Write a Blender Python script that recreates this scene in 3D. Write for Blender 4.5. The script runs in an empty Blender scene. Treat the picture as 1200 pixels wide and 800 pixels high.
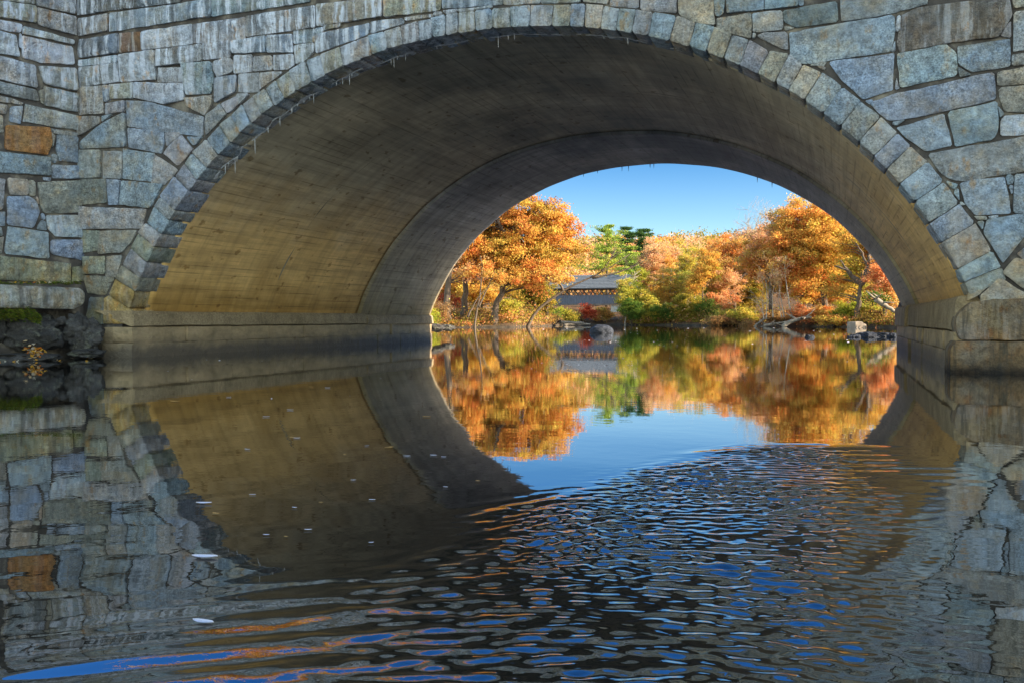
import bpy, bmesh, math, random
import numpy as np
from mathutils import Vector, noise
from mathutils.geometry import delaunay_2d_cdt

FACE=[('b',[(-4835,5954),(-2981,5982),(-2982,5662),(-4838,5634)]),('t',[(-2859,5608),(-1705,5569),(-1706,5297),(-2861,5261)]),('g',[(-7631,3616),(-7180,3589),(-7168,3109),(-7638,3118)]),('d',[(4217,4737),(4893,4783),(4906,4518),(4375,4496),(4223,4590)]),('g',[(5988,2745),(6599,2825),(7207,2901),(7212,2486),(6421,2379),(6295,2396),(6148,2489)]),('b',[(6676,1892),(7356,1981),(7356,1940),(7083,1668),(6862,1349),(6639,1734)]),('t',[(6854,1222),(6993,1409),(7364,1297),(7369,902),(7090,1030)]),('b',[(7011,1461),(7358,1754),(7363,1390),(7086,1376)]),('t',[(6619,950),(6826,1170),(7072,988),(7370,840),(7370,777),(6621,801)]),('t',[(6484,1015),(6760,1118),(6581,950),(6466,887)]),('d',[(-7612,5948),(-6982,5960),(-5466,5942),(-5420,6211),(-7628,6474)]),('g',[(-7660,5894),(-6983,5909),(-7000,5616),(-7650,5598)]),('b',[(-6946,5913),(-4848,5918),(-4851,5639),(-6950,5600)]),('d',[(-7642,5523),(-6767,5549),(-6762,5228),(-7637,5212)]),('r',[(-6735,5553),(-6297,5533),(-6288,5209),(-6744,5227)]),('w',[(-6270,5530),(-5234,5551),(-5224,5223),(-6265,5217)]),('g',[(-5221,5549),(-4188,5551),(-4191,5173),(-5211,5229)]),('b',[(-7637,5175),(-6808,5186),(-6787,5074),(-7625,5063)]),('g',[(-7625,5051),(-6787,5049),(-6746,4736),(-7616,4706)]),('w',[(-6772,5182),(-5990,5191),(-5969,4699),(-6723,4716)]),('g',[(-5954,5187),(-5045,5205),(-5040,4925),(-5958,4913)]),('g',[(-5024,5214),(-4479,5202),(-4469,4931),(-5014,4947)]),('g',[(-5936,4889),(-5456,4857),(-5437,4607),(-5939,4650)]),('b',[(-5434,4908),(-4858,4897),(-4797,4641),(-4863,4374),(-5353,4388),(-5415,4623)]),('g',[(-4816,4887),(-4544,4959),(-4428,4868),(-4442,4697),(-4734,4628),(-4817,4747)]),('t',[(-7630,4700),(-7115,4687),(-7098,4216),(-7623,4225)]),('b',[(-7105,4693),(-6976,4683),(-6956,4425),(-7072,4397)]),('t',[(-6962,4689),(-6442,4682),(-6446,4421),(-6933,4442)]),('w',[(-6415,4679),(-5415,4581),(-5397,4310),(-5833,4277),(-6409,4419)]),('g',[(-7058,4378),(-6627,4399),(-6638,4211),(-7052,4187)]),('b',[(-7145,4164),(-6890,4182),(-7146,4058)]),('t',[(-7623,4199),(-7168,4166),(-7146,4054),(-7500,3868),(-7628,3869)]),('b',[(-7558,3760),(-7147,4028),(-6630,4189),(-6623,3606),(-7574,3631)]),('b',[(-6591,4389),(-6097,4329),(-5015,4000),(-5039,3685),(-5360,3727),(-6587,3953)]),('t',[(-5388,4338),(-4834,4336),(-4856,4191),(-4993,4019),(-5376,4213)]),('b',[(-4776,4611),(-4360,4631),(-4391,4363),(-4768,4205)]),('g',[(-4419,4947),(-4071,4938),(-4053,4662),(-4401,4658)]),('b',[(-6587,3924),(-5838,3819),(-5817,3693),(-5864,3445),(-6564,3595)]),('g',[(-5803,3792),(-5489,3778),(-5511,3709),(-5775,3565)]),('g',[(-5820,3442),(-5709,3579),(-5468,3734),(-5233,3478),(-5538,3212)]),('b',[(-5360,3692),(-5039,3671),(-5211,3530)]),('g',[(-7116,3563),(-6702,3531),(-6735,3069),(-7122,3089)]),('b',[(-6678,3573),(-6027,3462),(-6091,2983),(-6698,3064)]),('g',[(-6019,3436),(-5560,3160),(-5548,3134),(-5804,2915),(-6082,2964)]),('g',[(-4994,3886),(-4972,4025),(-4676,4184),(-4560,4019),(-4967,3694)]),('g',[(-4655,4186),(-4260,4318),(-4125,4307),(-4519,4016)]),('g',[(-4185,5568),(-2870,5581),(-2872,5251),(-4181,5238)]),('b',[(-4453,5177),(-3796,5214),(-3804,4952),(-4445,4987)]),('b',[(-3787,5213),(-3310,5190),(-3297,4904),(-3780,4937)]),('g',[(-4415,4958),(-4055,4924),(-4048,4659),(-4417,4686)]),('g',[(-4031,4909),(-3684,4889),(-3671,4651),(-4033,4665)]),('g',[(-3654,4887),(-3283,4869),(-3269,4699),(-3402,4635),(-3656,4650)]),('b',[(-3286,5243),(-2907,5235),(-2908,5034),(-3282,5036)]),('g',[(-3276,4998),(-2902,5016),(-2909,4867),(-3093,4733),(-3240,4709)]),('b',[(-2901,5234),(-2742,5237),(-2737,5157),(-2901,5149)]),('g',[(-4325,4647),(-3942,4631),(-3929,4322),(-4327,4349)]),('t',[(-3918,4629),(-3492,4612),(-3612,4513),(-3920,4360)]),('g',[(-4358,4313),(-4128,4312),(-4174,4257),(-4329,4147)]),('b',[(-2901,5139),(-1919,5219),(-1938,5048),(-2406,4946),(-2883,4843)]),('t',[(-2727,5244),(-2423,5262),(-2423,5212),(-2727,5188)]),('b',[(-1901,5233),(-1355,5230),(-1337,5148),(-1902,5050)]),('t',[(-1319,5229),(-848,5242),(-848,5198),(-1319,5178)]),('g',[(-841,5261),(-708,5256),(-708,5202),(-841,5203)]),('t',[(-1679,5621),(-718,5510),(-729,5290),(-1662,5279)]),('b',[(-700,5508),(268,5396),(268,5263),(-694,5302)]),('t',[(-441,5268),(-168,5262),(-168,5225),(-424,5222)]),('g',[(-151,5260),(102,5260),(102,5226),(-151,5229)]),('g',[(285,5395),(841,5330),(842,5217),(285,5249)]),('g',[(-701,5271),(-452,5275),(-441,5230),(-631,5213)]),('g',[(858,5328),(1446,5261),(1446,5155),(858,5197)]),('t',[(1471,5258),(1849,5214),(1849,5086),(1493,5150)]),('g',[(1874,5211),(2280,5164),(2275,4980),(1874,5063)]),('g',[(2304,5162),(2808,5103),(2809,4857),(2305,4956)]),('t',[(2831,5101),(3298,5047),(3329,4628),(3128,4678),(2838,4830)]),('b',[(3308,5041),(3450,5025),(3451,4787),(3385,4746),(3328,4762)]),('b',[(3478,5021),(3970,4965),(3971,4771),(3657,4783),(3489,4773)]),('b',[(3985,4963),(4408,4914),(4406,4771),(3989,4775)]),('b',[(4423,4912),(4476,4906),(4477,4776),(4420,4777)]),('t',[(3357,4720),(3815,4747),(3808,4417),(3584,4487),(3354,4574)]),('g',[(3828,4736),(4208,4741),(4213,4489),(3881,4476),(3829,4500)]),('g',[(3876,4439),(3973,4463),(4273,4451),(4280,4211),(4230,4226),(4084,4300)]),('t',[(4228,4525),(4372,4491),(4246,4467)]),('g',[(3826,4478),(3866,4466),(3848,4419),(3819,4411)]),('g',[(4921,4859),(5973,4738),(5962,4625),(5400,4533),(4950,4519)]),('b',[(4300,4428),(4515,4454),(5577,4528),(5604,4363),(5544,4072),(5277,4057),(4492,4005),(4316,4119)]),('w',[(5615,4497),(5653,4520),(5654,4331),(5610,4309)]),('p',[(5658,4506),(5851,4592),(6885,4633),(6930,4381),(6774,4130),(6297,4119),(5657,4061),(5618,4173)]),('p',[(6797,4148),(6912,4318),(6914,4110)]),('t',[(6920,4629),(7186,4598),(7188,4469),(6945,4463)]),('g',[(6939,4406),(7188,4425),(7194,3940),(6944,3938)]),('b',[(5549,4072),(5593,4202),(5607,4058)]),('b',[(4789,4006),(5582,4041),(5573,3583),(5230,3485),(4961,3756)]),('b',[(5625,4037),(6188,4096),(6310,3973),(6321,3694),(5661,3608)]),('b',[(5599,3580),(5622,3741),(5649,3595)]),('b',[(6322,4059),(6903,4093),(6914,3759),(6493,3723),(6336,3838)]),('d',[(6324,3807),(6482,3693),(6350,3678)]),('g',[(6929,3888),(7240,3923),(7242,3781),(6930,3763)]),('b',[(5308,3441),(5612,3525),(6731,3705),(6759,3368),(5840,3211),(5539,3189),(5360,3355)]),('b',[(5243,3473),(5325,3475),(5360,3368)]),('b',[(5552,3159),(5715,3182),(5616,3114)]),('t',[(6767,3702),(7196,3760),(7199,3527),(6773,3542)]),('t',[(6792,3514),(7199,3509),(7204,3165),(6855,3203),(6798,3404)]),('b',[(5628,3091),(6172,3235),(6267,2835),(5968,2773),(5717,2977)]),('b',[(6214,3251),(6771,3335),(6787,2986),(6741,2876),(6310,2819)]),('w',[(6809,3110),(6855,3159),(7204,3152),(7207,2911),(6811,2919)]),('b',[(6783,3274),(6843,3178),(6804,3142)]),('g',[(4551,3992),(4704,4014),(4771,4002),(4737,3956)]),('t',[(4652,3958),(4763,3939),(4737,3900)]),('b',[(6369,2343),(6531,2395),(6860,2394),(6936,1953),(6536,1948),(6426,2102)]),('b',[(6878,2427),(6957,2439),(6963,2319),(6897,2312)]),('b',[(6906,2298),(6958,2299),(6942,2175)]),('b',[(6974,2428),(7269,2440),(7275,1940),(6966,1958)]),('b',[(6205,2397),(6342,2335),(6316,2280),(6270,2288)]),('b',[(6289,2253),(6352,2290),(6363,2144)]),('g',[(6372,2134),(6427,2082),(6369,2080)]),('g',[(6536,1928),(6662,1930),(6671,1890),(6567,1893)]),('w',[(6697,1932),(6795,1933),(6795,1909),(6707,1906)]),('b',[(6564,1864),(6648,1881),(6624,1756)]),('o',[(-7620,3113),(-7043,3074),(-7035,2668),(-7612,2655)]),('b',[(-7020,3072),(-6745,3040),(-6805,2622),(-7003,2630)]),('b',[(-6690,3030),(-5848,2924),(-6118,2540),(-6759,2620)]),('g',[(-7589,2617),(-6208,2525),(-6301,2202),(-7585,2233)]),('m',[(-7571,2214),(-7218,2188),(-7246,1844),(-7562,1814)]),('m',[(-7172,2175),(-6392,2169),(-6553,1936),(-6715,1801),(-7224,1788)]),('m',[(-7530,1750),(-7108,1741),(-7098,1441),(-7520,1448)]),('m',[(-7061,1740),(-6724,1754),(-6835,1374),(-7080,1396)]),('m',[(-7520,1421),(-6904,1375),(-7093,1070),(-7468,1103)]),('d',[(-7445,1040),(-7103,1007),(-7156,562),(-7499,580)])]
WING=[('t',[(-1372,5867),(-711,5936),(-707,5658),(-1375,5606)]),('g',[(-684,5914),(-98,5899),(-101,5586),(-680,5629)]),('g',[(-708,6140),(-93,6297),(-97,5947),(-683,5950)]),('t',[(-1370,6005),(-732,6134),(-717,5966),(-1372,5894)]),('w',[(-1376,5565),(-934,5570),(-953,5424),(-1377,5415)]),('w',[(-918,5549),(-120,5494),(-139,5424),(-926,5430)]),('w',[(-1378,5381),(-1036,5363),(-984,5064),(-991,5028),(-1382,5016)]),('w',[(-947,5383),(-649,5378),(-158,5376),(-125,5078),(-636,5000),(-924,5024)]),('w',[(-1383,4964),(-1254,4977),(-740,4919),(-700,4558),(-1387,4610)]),('g',[(-675,4932),(-108,5015),(-87,4625),(-606,4647)]),('g',[(-1388,4557),(-727,4520),(-675,4340),(-966,4350),(-1390,4373)]),('g',[(-589,4599),(-76,4571),(-69,4259),(-586,4290)]),('t',[(-1391,4349),(-933,4270),(-967,4229),(-1392,4234)]),('g',[(-1424,4204),(-1182,4193),(-1200,4046),(-1427,4027)]),('b',[(-1140,4172),(-934,4217),(-987,3914),(-1153,3924)]),('g',[(-893,4259),(-81,4194),(-65,3945),(-527,3949),(-937,3965)]),('t',[(-1427,3985),(-1250,4007),(-1237,3736),(-1431,3690)]),('O',[(-1209,3855),(-510,3915),(-468,3674),(-550,3456),(-1224,3457)]),('b',[(-389,3824),(-85,3831),(-90,3387),(-358,3372),(-406,3566)]),('t',[(-476,3840),(-417,3783),(-462,3595)]),('b',[(-491,3475),(-393,3470),(-401,3326),(-475,3328)]),('b',[(-1434,3404),(-516,3406),(-502,3110),(-1439,3060)]),('b',[(-475,3295),(-72,3326),(-56,3109),(-478,3062)]),('b',[(-969,5421),(-930,5394),(-939,5180),(-982,5206)]),('t',[(-676,4519),(-607,4549),(-593,4300),(-654,4325)]),('g',[(-563,3907),(-281,3906),(-84,3898),(-103,3843),(-424,3837)]),('g',[(-1389,2968),(-1223,2961),(-1278,2458),(-1395,2444)]),('t',[(-1190,2997),(-864,2990),(-861,2741),(-1163,2718)]),('t',[(-842,2992),(-752,2992),(-755,2737),(-845,2732)]),('b',[(-1197,2679),(-878,2725),(-736,2652),(-686,2462),(-792,2188),(-1203,2218)]),('o',[(-711,2964),(-49,3079),(-33,2532),(-319,2475),(-614,2461),(-681,2592)]),('b',[(-1396,2398),(-1230,2423),(-1239,2198),(-1398,2172)]),('b',[(-663,2334),(-599,2302),(-586,2165),(-737,2177)]),('w',[(-590,2418),(-38,2467),(-31,2086),(-430,2071),(-550,2190)]),('g',[(-1398,2167),(-1292,2154),(-1274,2033),(-1400,2004)]),('b',[(-1190,2183),(-555,2131),(-544,1684),(-1248,1739)]),('t',[(-1401,1978),(-1259,2009),(-1297,1736),(-1404,1710)]),('b',[(-511,2009),(-21,2044),(-3,1680),(-476,1757),(-521,1820)]),('t',[(-745,2727),(-714,2719),(-695,2591),(-732,2653)]),('b',[(-666,2453),(-614,2424),(-611,2338),(-657,2356)]),('b',[(-628,3064),(-503,3067),(-507,3018),(-618,3010)]),('M',[(-1456,1697),(-200,1612),(-203,1275),(-1460,1312)]),('M',[(-164,1558),(18,1584),(15,1318),(-174,1305)])]
RING=[('y',[(-7141,1008),(-7010,1066),(-6571,828),(-6446,681),(-6502,564),(-7146,577)]),('y',[(-7010,1066),(-6858,1345),(-6441,1120),(-6571,828)]),('m',[(-6858,1345),(-6708,1578),(-6293,1351),(-6441,1120)]),('g',[(-6708,1578),(-6540,1867),(-6165,1611),(-6293,1351)]),('m',[(-6540,1867),(-6356,2124),(-5966,1867),(-6165,1611)]),('g',[(-6356,2124),(-6192,2293),(-5822,2079),(-5966,1867)]),('b',[(-6192,2293),(-6047,2562),(-5679,2304),(-5822,2079)]),('g',[(-6047,2562),(-5903,2729),(-5572,2472),(-5679,2304)]),('b',[(-5903,2729),(-5601,3044),(-5292,2787),(-5572,2472)]),('g',[(-5601,3044),(-5408,3248),(-5101,2962),(-5292,2787)]),('b',[(-5408,3248),(-5251,3423),(-4947,3124),(-5101,2962)]),('g',[(-5251,3423),(-4959,3630),(-4725,3364),(-4947,3124)]),('b',[(-4959,3630),(-4704,3838),(-4490,3559),(-4725,3364)]),('g',[(-4704,3838),(-4469,3988),(-4290,3698),(-4490,3559)]),('b',[(-4469,3988),(-4253,4152),(-4076,3822),(-4290,3698)]),('g',[(-4253,4152),(-4040,4259),(-3864,3958),(-4076,3822)]),('g',[(-4040,4259),(-3812,4364),(-3644,4078),(-3864,3958)]),('b',[(-3812,4364),(-3619,4484),(-3446,4171),(-3644,4078)]),('t',[(-3619,4484),(-3364,4612),(-3225,4276),(-3446,4171)]),('g',[(-3364,4612),(-3066,4746),(-2944,4393),(-3225,4276)]),('b',[(-3066,4746),(-2802,4815),(-2705,4480),(-2944,4393)]),('t',[(-2802,4815),(-2444,4901),(-2377,4603),(-2705,4480)]),('g',[(-2444,4901),(-2150,4977),(-2077,4668),(-2377,4603)]),('g',[(-2150,4977),(-1942,5022),(-1870,4714),(-2077,4668)]),('b',[(-1942,5022),(-1663,5059),(-1606,4761),(-1870,4714)]),('g',[(-1663,5059),(-1388,5121),(-1346,4807),(-1606,4761)]),('g',[(-1388,5121),(-1102,5161),(-1074,4845),(-1346,4807)]),('b',[(-1102,5161),(-876,5182),(-848,4873),(-1074,4845)]),('b',[(-876,5182),(-638,5207),(-639,4903),(-848,4873)]),('g',[(-638,5207),(-445,5224),(-432,4895),(-639,4903)]),('t',[(-445,5224),(-178,5220),(-158,4905),(-432,4895)]),('b',[(-178,5220),(98,5220),(112,4908),(-158,4905)]),('g',[(98,5220),(384,5207),(391,4898),(112,4908)]),('b',[(384,5207),(692,5204),(693,4873),(391,4898)]),('g',[(692,5204),(1041,5165),(1016,4839),(693,4873)]),('t',[(1041,5165),(1308,5141),(1283,4811),(1016,4839)]),('b',[(1308,5141),(1521,5129),(1497,4783),(1283,4811)]),('t',[(1521,5129),(1782,5076),(1733,4741),(1497,4783)]),('g',[(1782,5076),(2015,5008),(1955,4682),(1733,4741)]),('g',[(2015,5008),(2251,4964),(2186,4623),(1955,4682)]),('g',[(2251,4964),(2490,4903),(2414,4559),(2186,4623)]),('b',[(2490,4903),(2809,4822),(2717,4464),(2414,4559)]),('t',[(2809,4822),(3082,4723),(2985,4368),(2717,4464)]),('b',[(3082,4723),(3329,4616),(3216,4271),(2985,4368)]),('t',[(3329,4616),(3561,4490),(3439,4158),(3216,4271)]),('g',[(3561,4490),(3780,4399),(3665,4052),(3439,4158)]),('g',[(3780,4399),(4051,4226),(3894,3901),(3665,4052)]),('t',[(4051,4226),(4302,4168),(4115,3770),(3894,3901)]),('g',[(4302,4168),(4476,4007),(4295,3659),(4115,3770)]),('t',[(4476,4007),(4721,3874),(4495,3503),(4295,3659)]),('g',[(4721,3874),(4970,3676),(4731,3324),(4495,3503)]),('b',[(4970,3676),(5194,3471),(4943,3160),(4731,3324)]),('g',[(5194,3471),(5432,3246),(5183,2946),(4943,3160)]),('g',[(5432,3246),(5637,3026),(5339,2750),(5183,2946)]),('b',[(5637,3026),(5794,2853),(5519,2576),(5339,2750)]),('t',[(5794,2853),(5989,2648),(5673,2377),(5519,2576)]),('b',[(5989,2648),(6179,2381),(5825,2139),(5673,2377)]),('g',[(6179,2381),(6362,2105),(6023,1867),(5825,2139)]),('b',[(6362,2105),(6543,1849),(6147,1621),(6023,1867)]),('t',[(6543,1849),(6737,1505),(6346,1281),(6147,1621)]),('b',[(6737,1505),(6844,1296),(6416,1112),(6346,1281)]),('g',[(6844,1296),(6902,1137),(6446,952),(6416,1112)])]
W0=(-7.5797,-0.0000)


S = bpy.context.scene
COL = S.collection
R = math.radians

# ------------------------------------------------------------------ camera
FPX = 1085.62                       # focal length in pixels of a 1200 px wide frame
YAW = .3392
CAM = np.array([4.9487, -12.8426, .6551])
PIT = math.atan((400 - 373.753) / FPX)
FW = np.array([-math.sin(YAW), math.cos(YAW), 0.])
RT = np.array([math.cos(YAW), math.sin(YAW), 0.])
UPV = np.array([0, 0, 1.])
CF = FW * math.cos(PIT) - UPV * math.sin(PIT)
CU = UPV * math.cos(PIT) + FW * math.sin(PIT)
cd = bpy.data.cameras.new('camera')
cam = bpy.data.objects.new('camera', cd)
COL.objects.link(cam)
cd.sensor_width = 36
cd.lens = FPX / 1200 * 36
cd.clip_start = .05
cd.clip_end = 5000
cam.location = CAM
cam.rotation_euler = (math.pi / 2 - PIT, 0, YAW)
S.camera = cam

def at(x, y, D):                    # the place D metres out along the view through a point of the photo
    return CAM + (CF + RT * (x - 600) / FPX + CU * (400 - y) / FPX) * D

def onwater(x, y, z=0.):
    d = CF + RT * (x - 600) / FPX + CU * (400 - y) / FPX
    return CAM + d * ((z - CAM[2]) / d[2])

# ------------------------------------------------------------------ helpers
def tag(o, label=None, cat=None, group=None, kind=None):
    if label: o['label'] = label
    if cat: o['category'] = cat
    if group: o['group'] = group
    if kind: o['kind'] = kind
    return o

def empty(name, loc=(0, 0, 0)):
    o = bpy.data.objects.new(name, None)
    o.empty_display_size = .2
    o.location = loc
    COL.objects.link(o)
    return o

def mesh(name, V, F, mats, parent=None, loc=(0, 0, 0), smooth=True, cols=None, st=None, fm=None, fa=None):
    V = np.asarray(V, dtype=np.float32).reshape(-1, 3)
    me = bpy.data.meshes.new(name)
    if isinstance(F, np.ndarray):
        n, k = F.shape
        me.vertices.add(len(V)); me.vertices.foreach_set('co', V.ravel())
        me.loops.add(n * k); me.loops.foreach_set('vertex_index', F.astype(np.int32).ravel())
        me.polygons.add(n)
        me.polygons.foreach_set('loop_start', np.arange(0, n * k, k, dtype=np.int32))
        me.polygons.foreach_set('loop_total', np.full(n, k, dtype=np.int32))
    else:
        me.from_pydata(V.tolist(), [], F)
    if not isinstance(mats, (list, tuple)): mats = [mats]
    for m in mats: me.materials.append(m)
    if fm is not None: me.polygons.foreach_set('material_index', np.asarray(fm, dtype=np.int32))
    for nm, arr in (('col', cols), ('st', st)):
        if arr is not None:
            a = me.attributes.new(nm, 'FLOAT_COLOR', 'POINT')
            c = np.ones((len(V), 4), dtype=np.float32); c[:, :3] = np.asarray(arr, dtype=np.float32)[:, :3]
            a.data.foreach_set('color', c.ravel())
    for nm, arr in (fa or {}).items():
        a = me.attributes.new(nm, 'FLOAT', 'POINT')
        a.data.foreach_set('value', np.asarray(arr, dtype=np.float32))
    me.polygons.foreach_set('use_smooth', np.full(len(me.polygons), bool(smooth)))
    me.update(calc_edges=True)
    me.validate()
    o = bpy.data.objects.new(name, me)
    COL.objects.link(o)
    o.location = loc
    if parent: o.parent = parent
    return o

class Buf:
    def __init__(s): s.v = []; s.f = []; s.c = []; s.s = []; s.m = []
    def add(s, V, F, col=(1, 1, 1), st=(0, 0, 0), m=0):
        b = len(s.v)
        s.v += [tuple(p) for p in V]
        s.f += [tuple(b + i for i in f) for f in F]
        s.c += [col] * len(V); s.s += [st] * len(V); s.m += [m] * len(F)
    def box(s, a, b, col=(1, 1, 1), m=0, M=None):
        P = [(x, y, z) for z in (a[2], b[2]) for y in (a[1], b[1]) for x in (a[0], b[0])]
        if M is not None: P = [M(p) for p in P]
        s.add(P, [(0, 2, 3, 1), (4, 5, 7, 6), (0, 1, 5, 4), (2, 6, 7, 3), (0, 4, 6, 2), (1, 3, 7, 5)], col, m=m)
    def tube(s, pts, rad, n=6, col=(1, 1, 1), m=0, cap=True):
        pts = [Vector(p) for p in pts]
        V = []; F = []
        for i, p in enumerate(pts):
            t = (pts[min(i + 1, len(pts) - 1)] - pts[max(i - 1, 0)])
            t = t.normalized() if t.length > 1e-9 else Vector((0, 0, 1))
            a = t.cross(Vector((.31, .9, .2)))
            if a.length < 1e-3: a = t.cross(Vector((1, 0, 0)))
            a.normalize(); b = t.cross(a)
            for k in range(n):
                w = 2 * math.pi * k / n
                V.append(p + (a * math.cos(w) + b * math.sin(w)) * rad[i])
        for i in range(len(pts) - 1):
            for k in range(n):
                F.append((i * n + k, i * n + (k + 1) % n, (i + 1) * n + (k + 1) % n, (i + 1) * n + k))
        if cap:
            F.append(tuple(range((len(pts) - 1) * n, len(pts) * n))); F.append(tuple(range(n - 1, -1, -1)))
        s.add(V, F, col, m=m)
    def build(s, name, mats, parent=None, loc=(0, 0, 0), smooth=True):
        return mesh(name, s.v, s.f, mats, parent, loc, smooth, s.c, s.s, s.m)

# ------------------------------------------------------------------ materials
class NT:
    def __init__(s, name):
        s.m = bpy.data.materials.new(name); s.m.use_nodes = True
        s.t = s.m.node_tree; s.t.nodes.clear()
        s.out = s.t.nodes.new('ShaderNodeOutputMaterial')
    def n(s, typ, **kw):
        nd = s.t.nodes.new('ShaderNode' + typ)
        for k, v in kw.items():
            if k.startswith('i_'):
                key = k[2:]
                nd.inputs[int(key) if key.isdigit() else key.replace('_', ' ')].default_value = v
            else: setattr(nd, k, v)
        return nd
    def l(s, a, b): s.t.links.new(a, b)
    def pos(s):
        if not hasattr(s, '_p'): s._p = s.n('NewGeometry').outputs['Position']
        return s._p
    def attr(s, name, out='Color'): return s.n('Attribute', attribute_name=name).outputs[out]
    def mapped(s, src, scale, loc=(0, 0, 0)):
        m = s.n('Mapping'); m.inputs['Scale'].default_value = scale; m.inputs['Location'].default_value = loc
        s.l(src, m.inputs['Vector']); return m.outputs[0]
    def noise(s, src, scale, detail=4, rough=.55, dist=0):
        nd = s.n('TexNoise'); nd.inputs['Scale'].default_value = scale; nd.inputs['Detail'].default_value = detail
        nd.inputs['Roughness'].default_value = rough; nd.inputs['Distortion'].default_value = dist
        s.l(src, nd.inputs['Vector']); return nd.outputs['Fac']
    def ramp(s, fac, *stops):
        r = s.n('ValToRGB'); e = r.color_ramp.elements
        while len(e) < len(stops): e.new(.5)
        for el, (p, c) in zip(e, stops):
            el.position = p; el.color = (c, c, c, 1) if isinstance(c, (int, float)) else (*c, 1)
        s.l(fac, r.inputs[0]); return r.outputs[0]
    def math(s, op, a, b=None, c=None, clamp=False):
        nd = s.n('Math', operation=op, use_clamp=clamp)
        for i, v in enumerate((a, b, c)):
            if v is None: continue
            if isinstance(v, (int, float)): nd.inputs[i].default_value = v
            else: s.l(v, nd.inputs[i])
        return nd.outputs[0]
    def mix(s, fac, a, b, blend='MIX'):
        nd = s.n('Mix', data_type='RGBA', blend_type=blend)
        for k, v in ((0, fac), (6, a), (7, b)):
            if isinstance(v, (int, float)): nd.inputs[k].default_value = v if k == 0 else (v, v, v, 1)
            elif isinstance(v, tuple): nd.inputs[k].default_value = (*v, 1)
            else: s.l(v, nd.inputs[k])
        return nd.outputs[2]
    def xyz(s, src):
        nd = s.n('SeparateXYZ'); s.l(src, nd.inputs[0]); return nd.outputs
    def bump(s, h, strength=.5, dist=.02, nrm=None):
        b = s.n('Bump'); b.inputs['Strength'].default_value = strength; b.inputs['Distance'].default_value = dist
        s.l(h, b.inputs['Height'])
        if nrm: s.l(nrm, b.inputs['Normal'])
        return b.outputs[0]
    def principled(s, col, rough=.85, nrm=None, spec=.35, **kw):
        p = s.n('BsdfPrincipled')
        for k, v in (('Base Color', col), ('Roughness', rough)):
            if isinstance(v, tuple): p.inputs[k].default_value = (*v, 1)
            elif isinstance(v, (int, float)): p.inputs[k].default_value = v
            else: s.l(v, p.inputs[k])
        p.inputs['Specular IOR Level'].default_value = spec
        if nrm: s.l(nrm, p.inputs['Normal'])
        s.l(p.outputs[0], s.out.inputs[0])
        return p

def m_stone():
    t = NT('granite'); P = t.pos()
    c = t.attr('col'); st = t.n('SeparateColor'); t.l(t.attr('st'), st.inputs[0])
    big = t.ramp(t.noise(P, 2.6, 5), (.3, .7), (.7, 1.25))
    fine = t.ramp(t.noise(P, 40, 6, .7), (.36, .35), (.5, 1), (.66, 1.55))
    mid = t.ramp(t.noise(P, 11, 7, .7), (.34, .6), (.5, 1.), (.66, 1.3))
    c = t.mix(1, c, big, 'MULTIPLY'); c = t.mix(1, c, mid, 'MULTIPLY'); sp = t.ramp(t.noise(t.mapped(P, (1, 1, 1), (5, 5, 5)), 1.3, 3, .5), (.4, .25), (.6, .85)); c = t.mix(sp, c, fine, 'MULTIPLY')
    tan = t.ramp(t.noise(t.mapped(P, (1, 1, 1), (7, 3, 1)), 3.1, 6, .65), (.47, 0.), (.64, .6))
    c = t.mix(tan, c, t.mix(1, c, (1.3, .98, .62), 'MULTIPLY'))
    blu = t.ramp(t.noise(t.mapped(P, (1, 1, 1), (1, 9, 4)), 2.3, 5, .6), (.45, 0.), (.66, .6))
    c = t.mix(blu, c, t.mix(1, c, (.82, 1., 1.2), 'MULTIPLY'))
    # white lime run-down and dark run-down (stains that hang from the joints)
    lime = t.noise(t.mapped(P, (7.5, 7.5, .75)), 1, 7, .68)
    lime = t.math('MULTIPLY', t.ramp(lime, (.49, 0.), (.57, 1.)), st.outputs[0])
    c = t.mix(lime, c, (.68, .68, .7))
    dk = t.noise(t.mapped(P, (6, 6, .5), (4, 4, 0)), 1, 6, .65)
    dk = t.math('MULTIPLY', t.ramp(dk, (.5, 0.), (.62, 1.)), st.outputs[1])
    c = t.mix(dk, c, (.07, .062, .05))
    oc = t.noise(t.mapped(P, (1.2, 1.2, .7), (2, 8, 3)), 2.2, 6, .65)
    oc = t.math('MULTIPLY', t.ramp(oc, (.35, 0.), (.6, 1.)), st.outputs[2])
    c = t.mix(oc, c, t.mix(1, c, (1.1, .8, .3), 'MULTIPLY'))
    rs = t.ramp(t.noise(t.mapped(P, (3, 3, 1.6), (9, 1, 5)), 1.7, 5, .6), (.61, 0.), (.7, .75))
    c = t.mix(rs, c, t.mix(1, c, (1.25, .75, .35), 'MULTIPLY'))
    zz = t.math('ADD', t.xyz(P)[2], t.math('MULTIPLY', t.math('SUBTRACT', t.noise(P, 3, 5), .5), .22))
    c = t.mix(t.ramp(zz, (.03, 1.), (.1, .5), (.24, 0.)), c, t.mix(1, c, (.16, .16, .16), 'MULTIPLY'))   # tide mark
    h = t.math('ADD', t.noise(P, 9, 9, .66), t.math('MULTIPLY', t.noise(P, 45, 6, .7), .45))
    vor = t.n('TexVoronoi', feature='F1'); vor.inputs['Scale'].default_value = 5.5
    t.l(t.mapped(P, (1, 1, 1.7)), vor.inputs['Vector'])
    h = t.math('ADD', h, t.math('MULTIPLY', vor.outputs['Distance'], .35))
    t.principled(c, .9, t.bump(h, 1., .1), .25)
    return t.m

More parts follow.
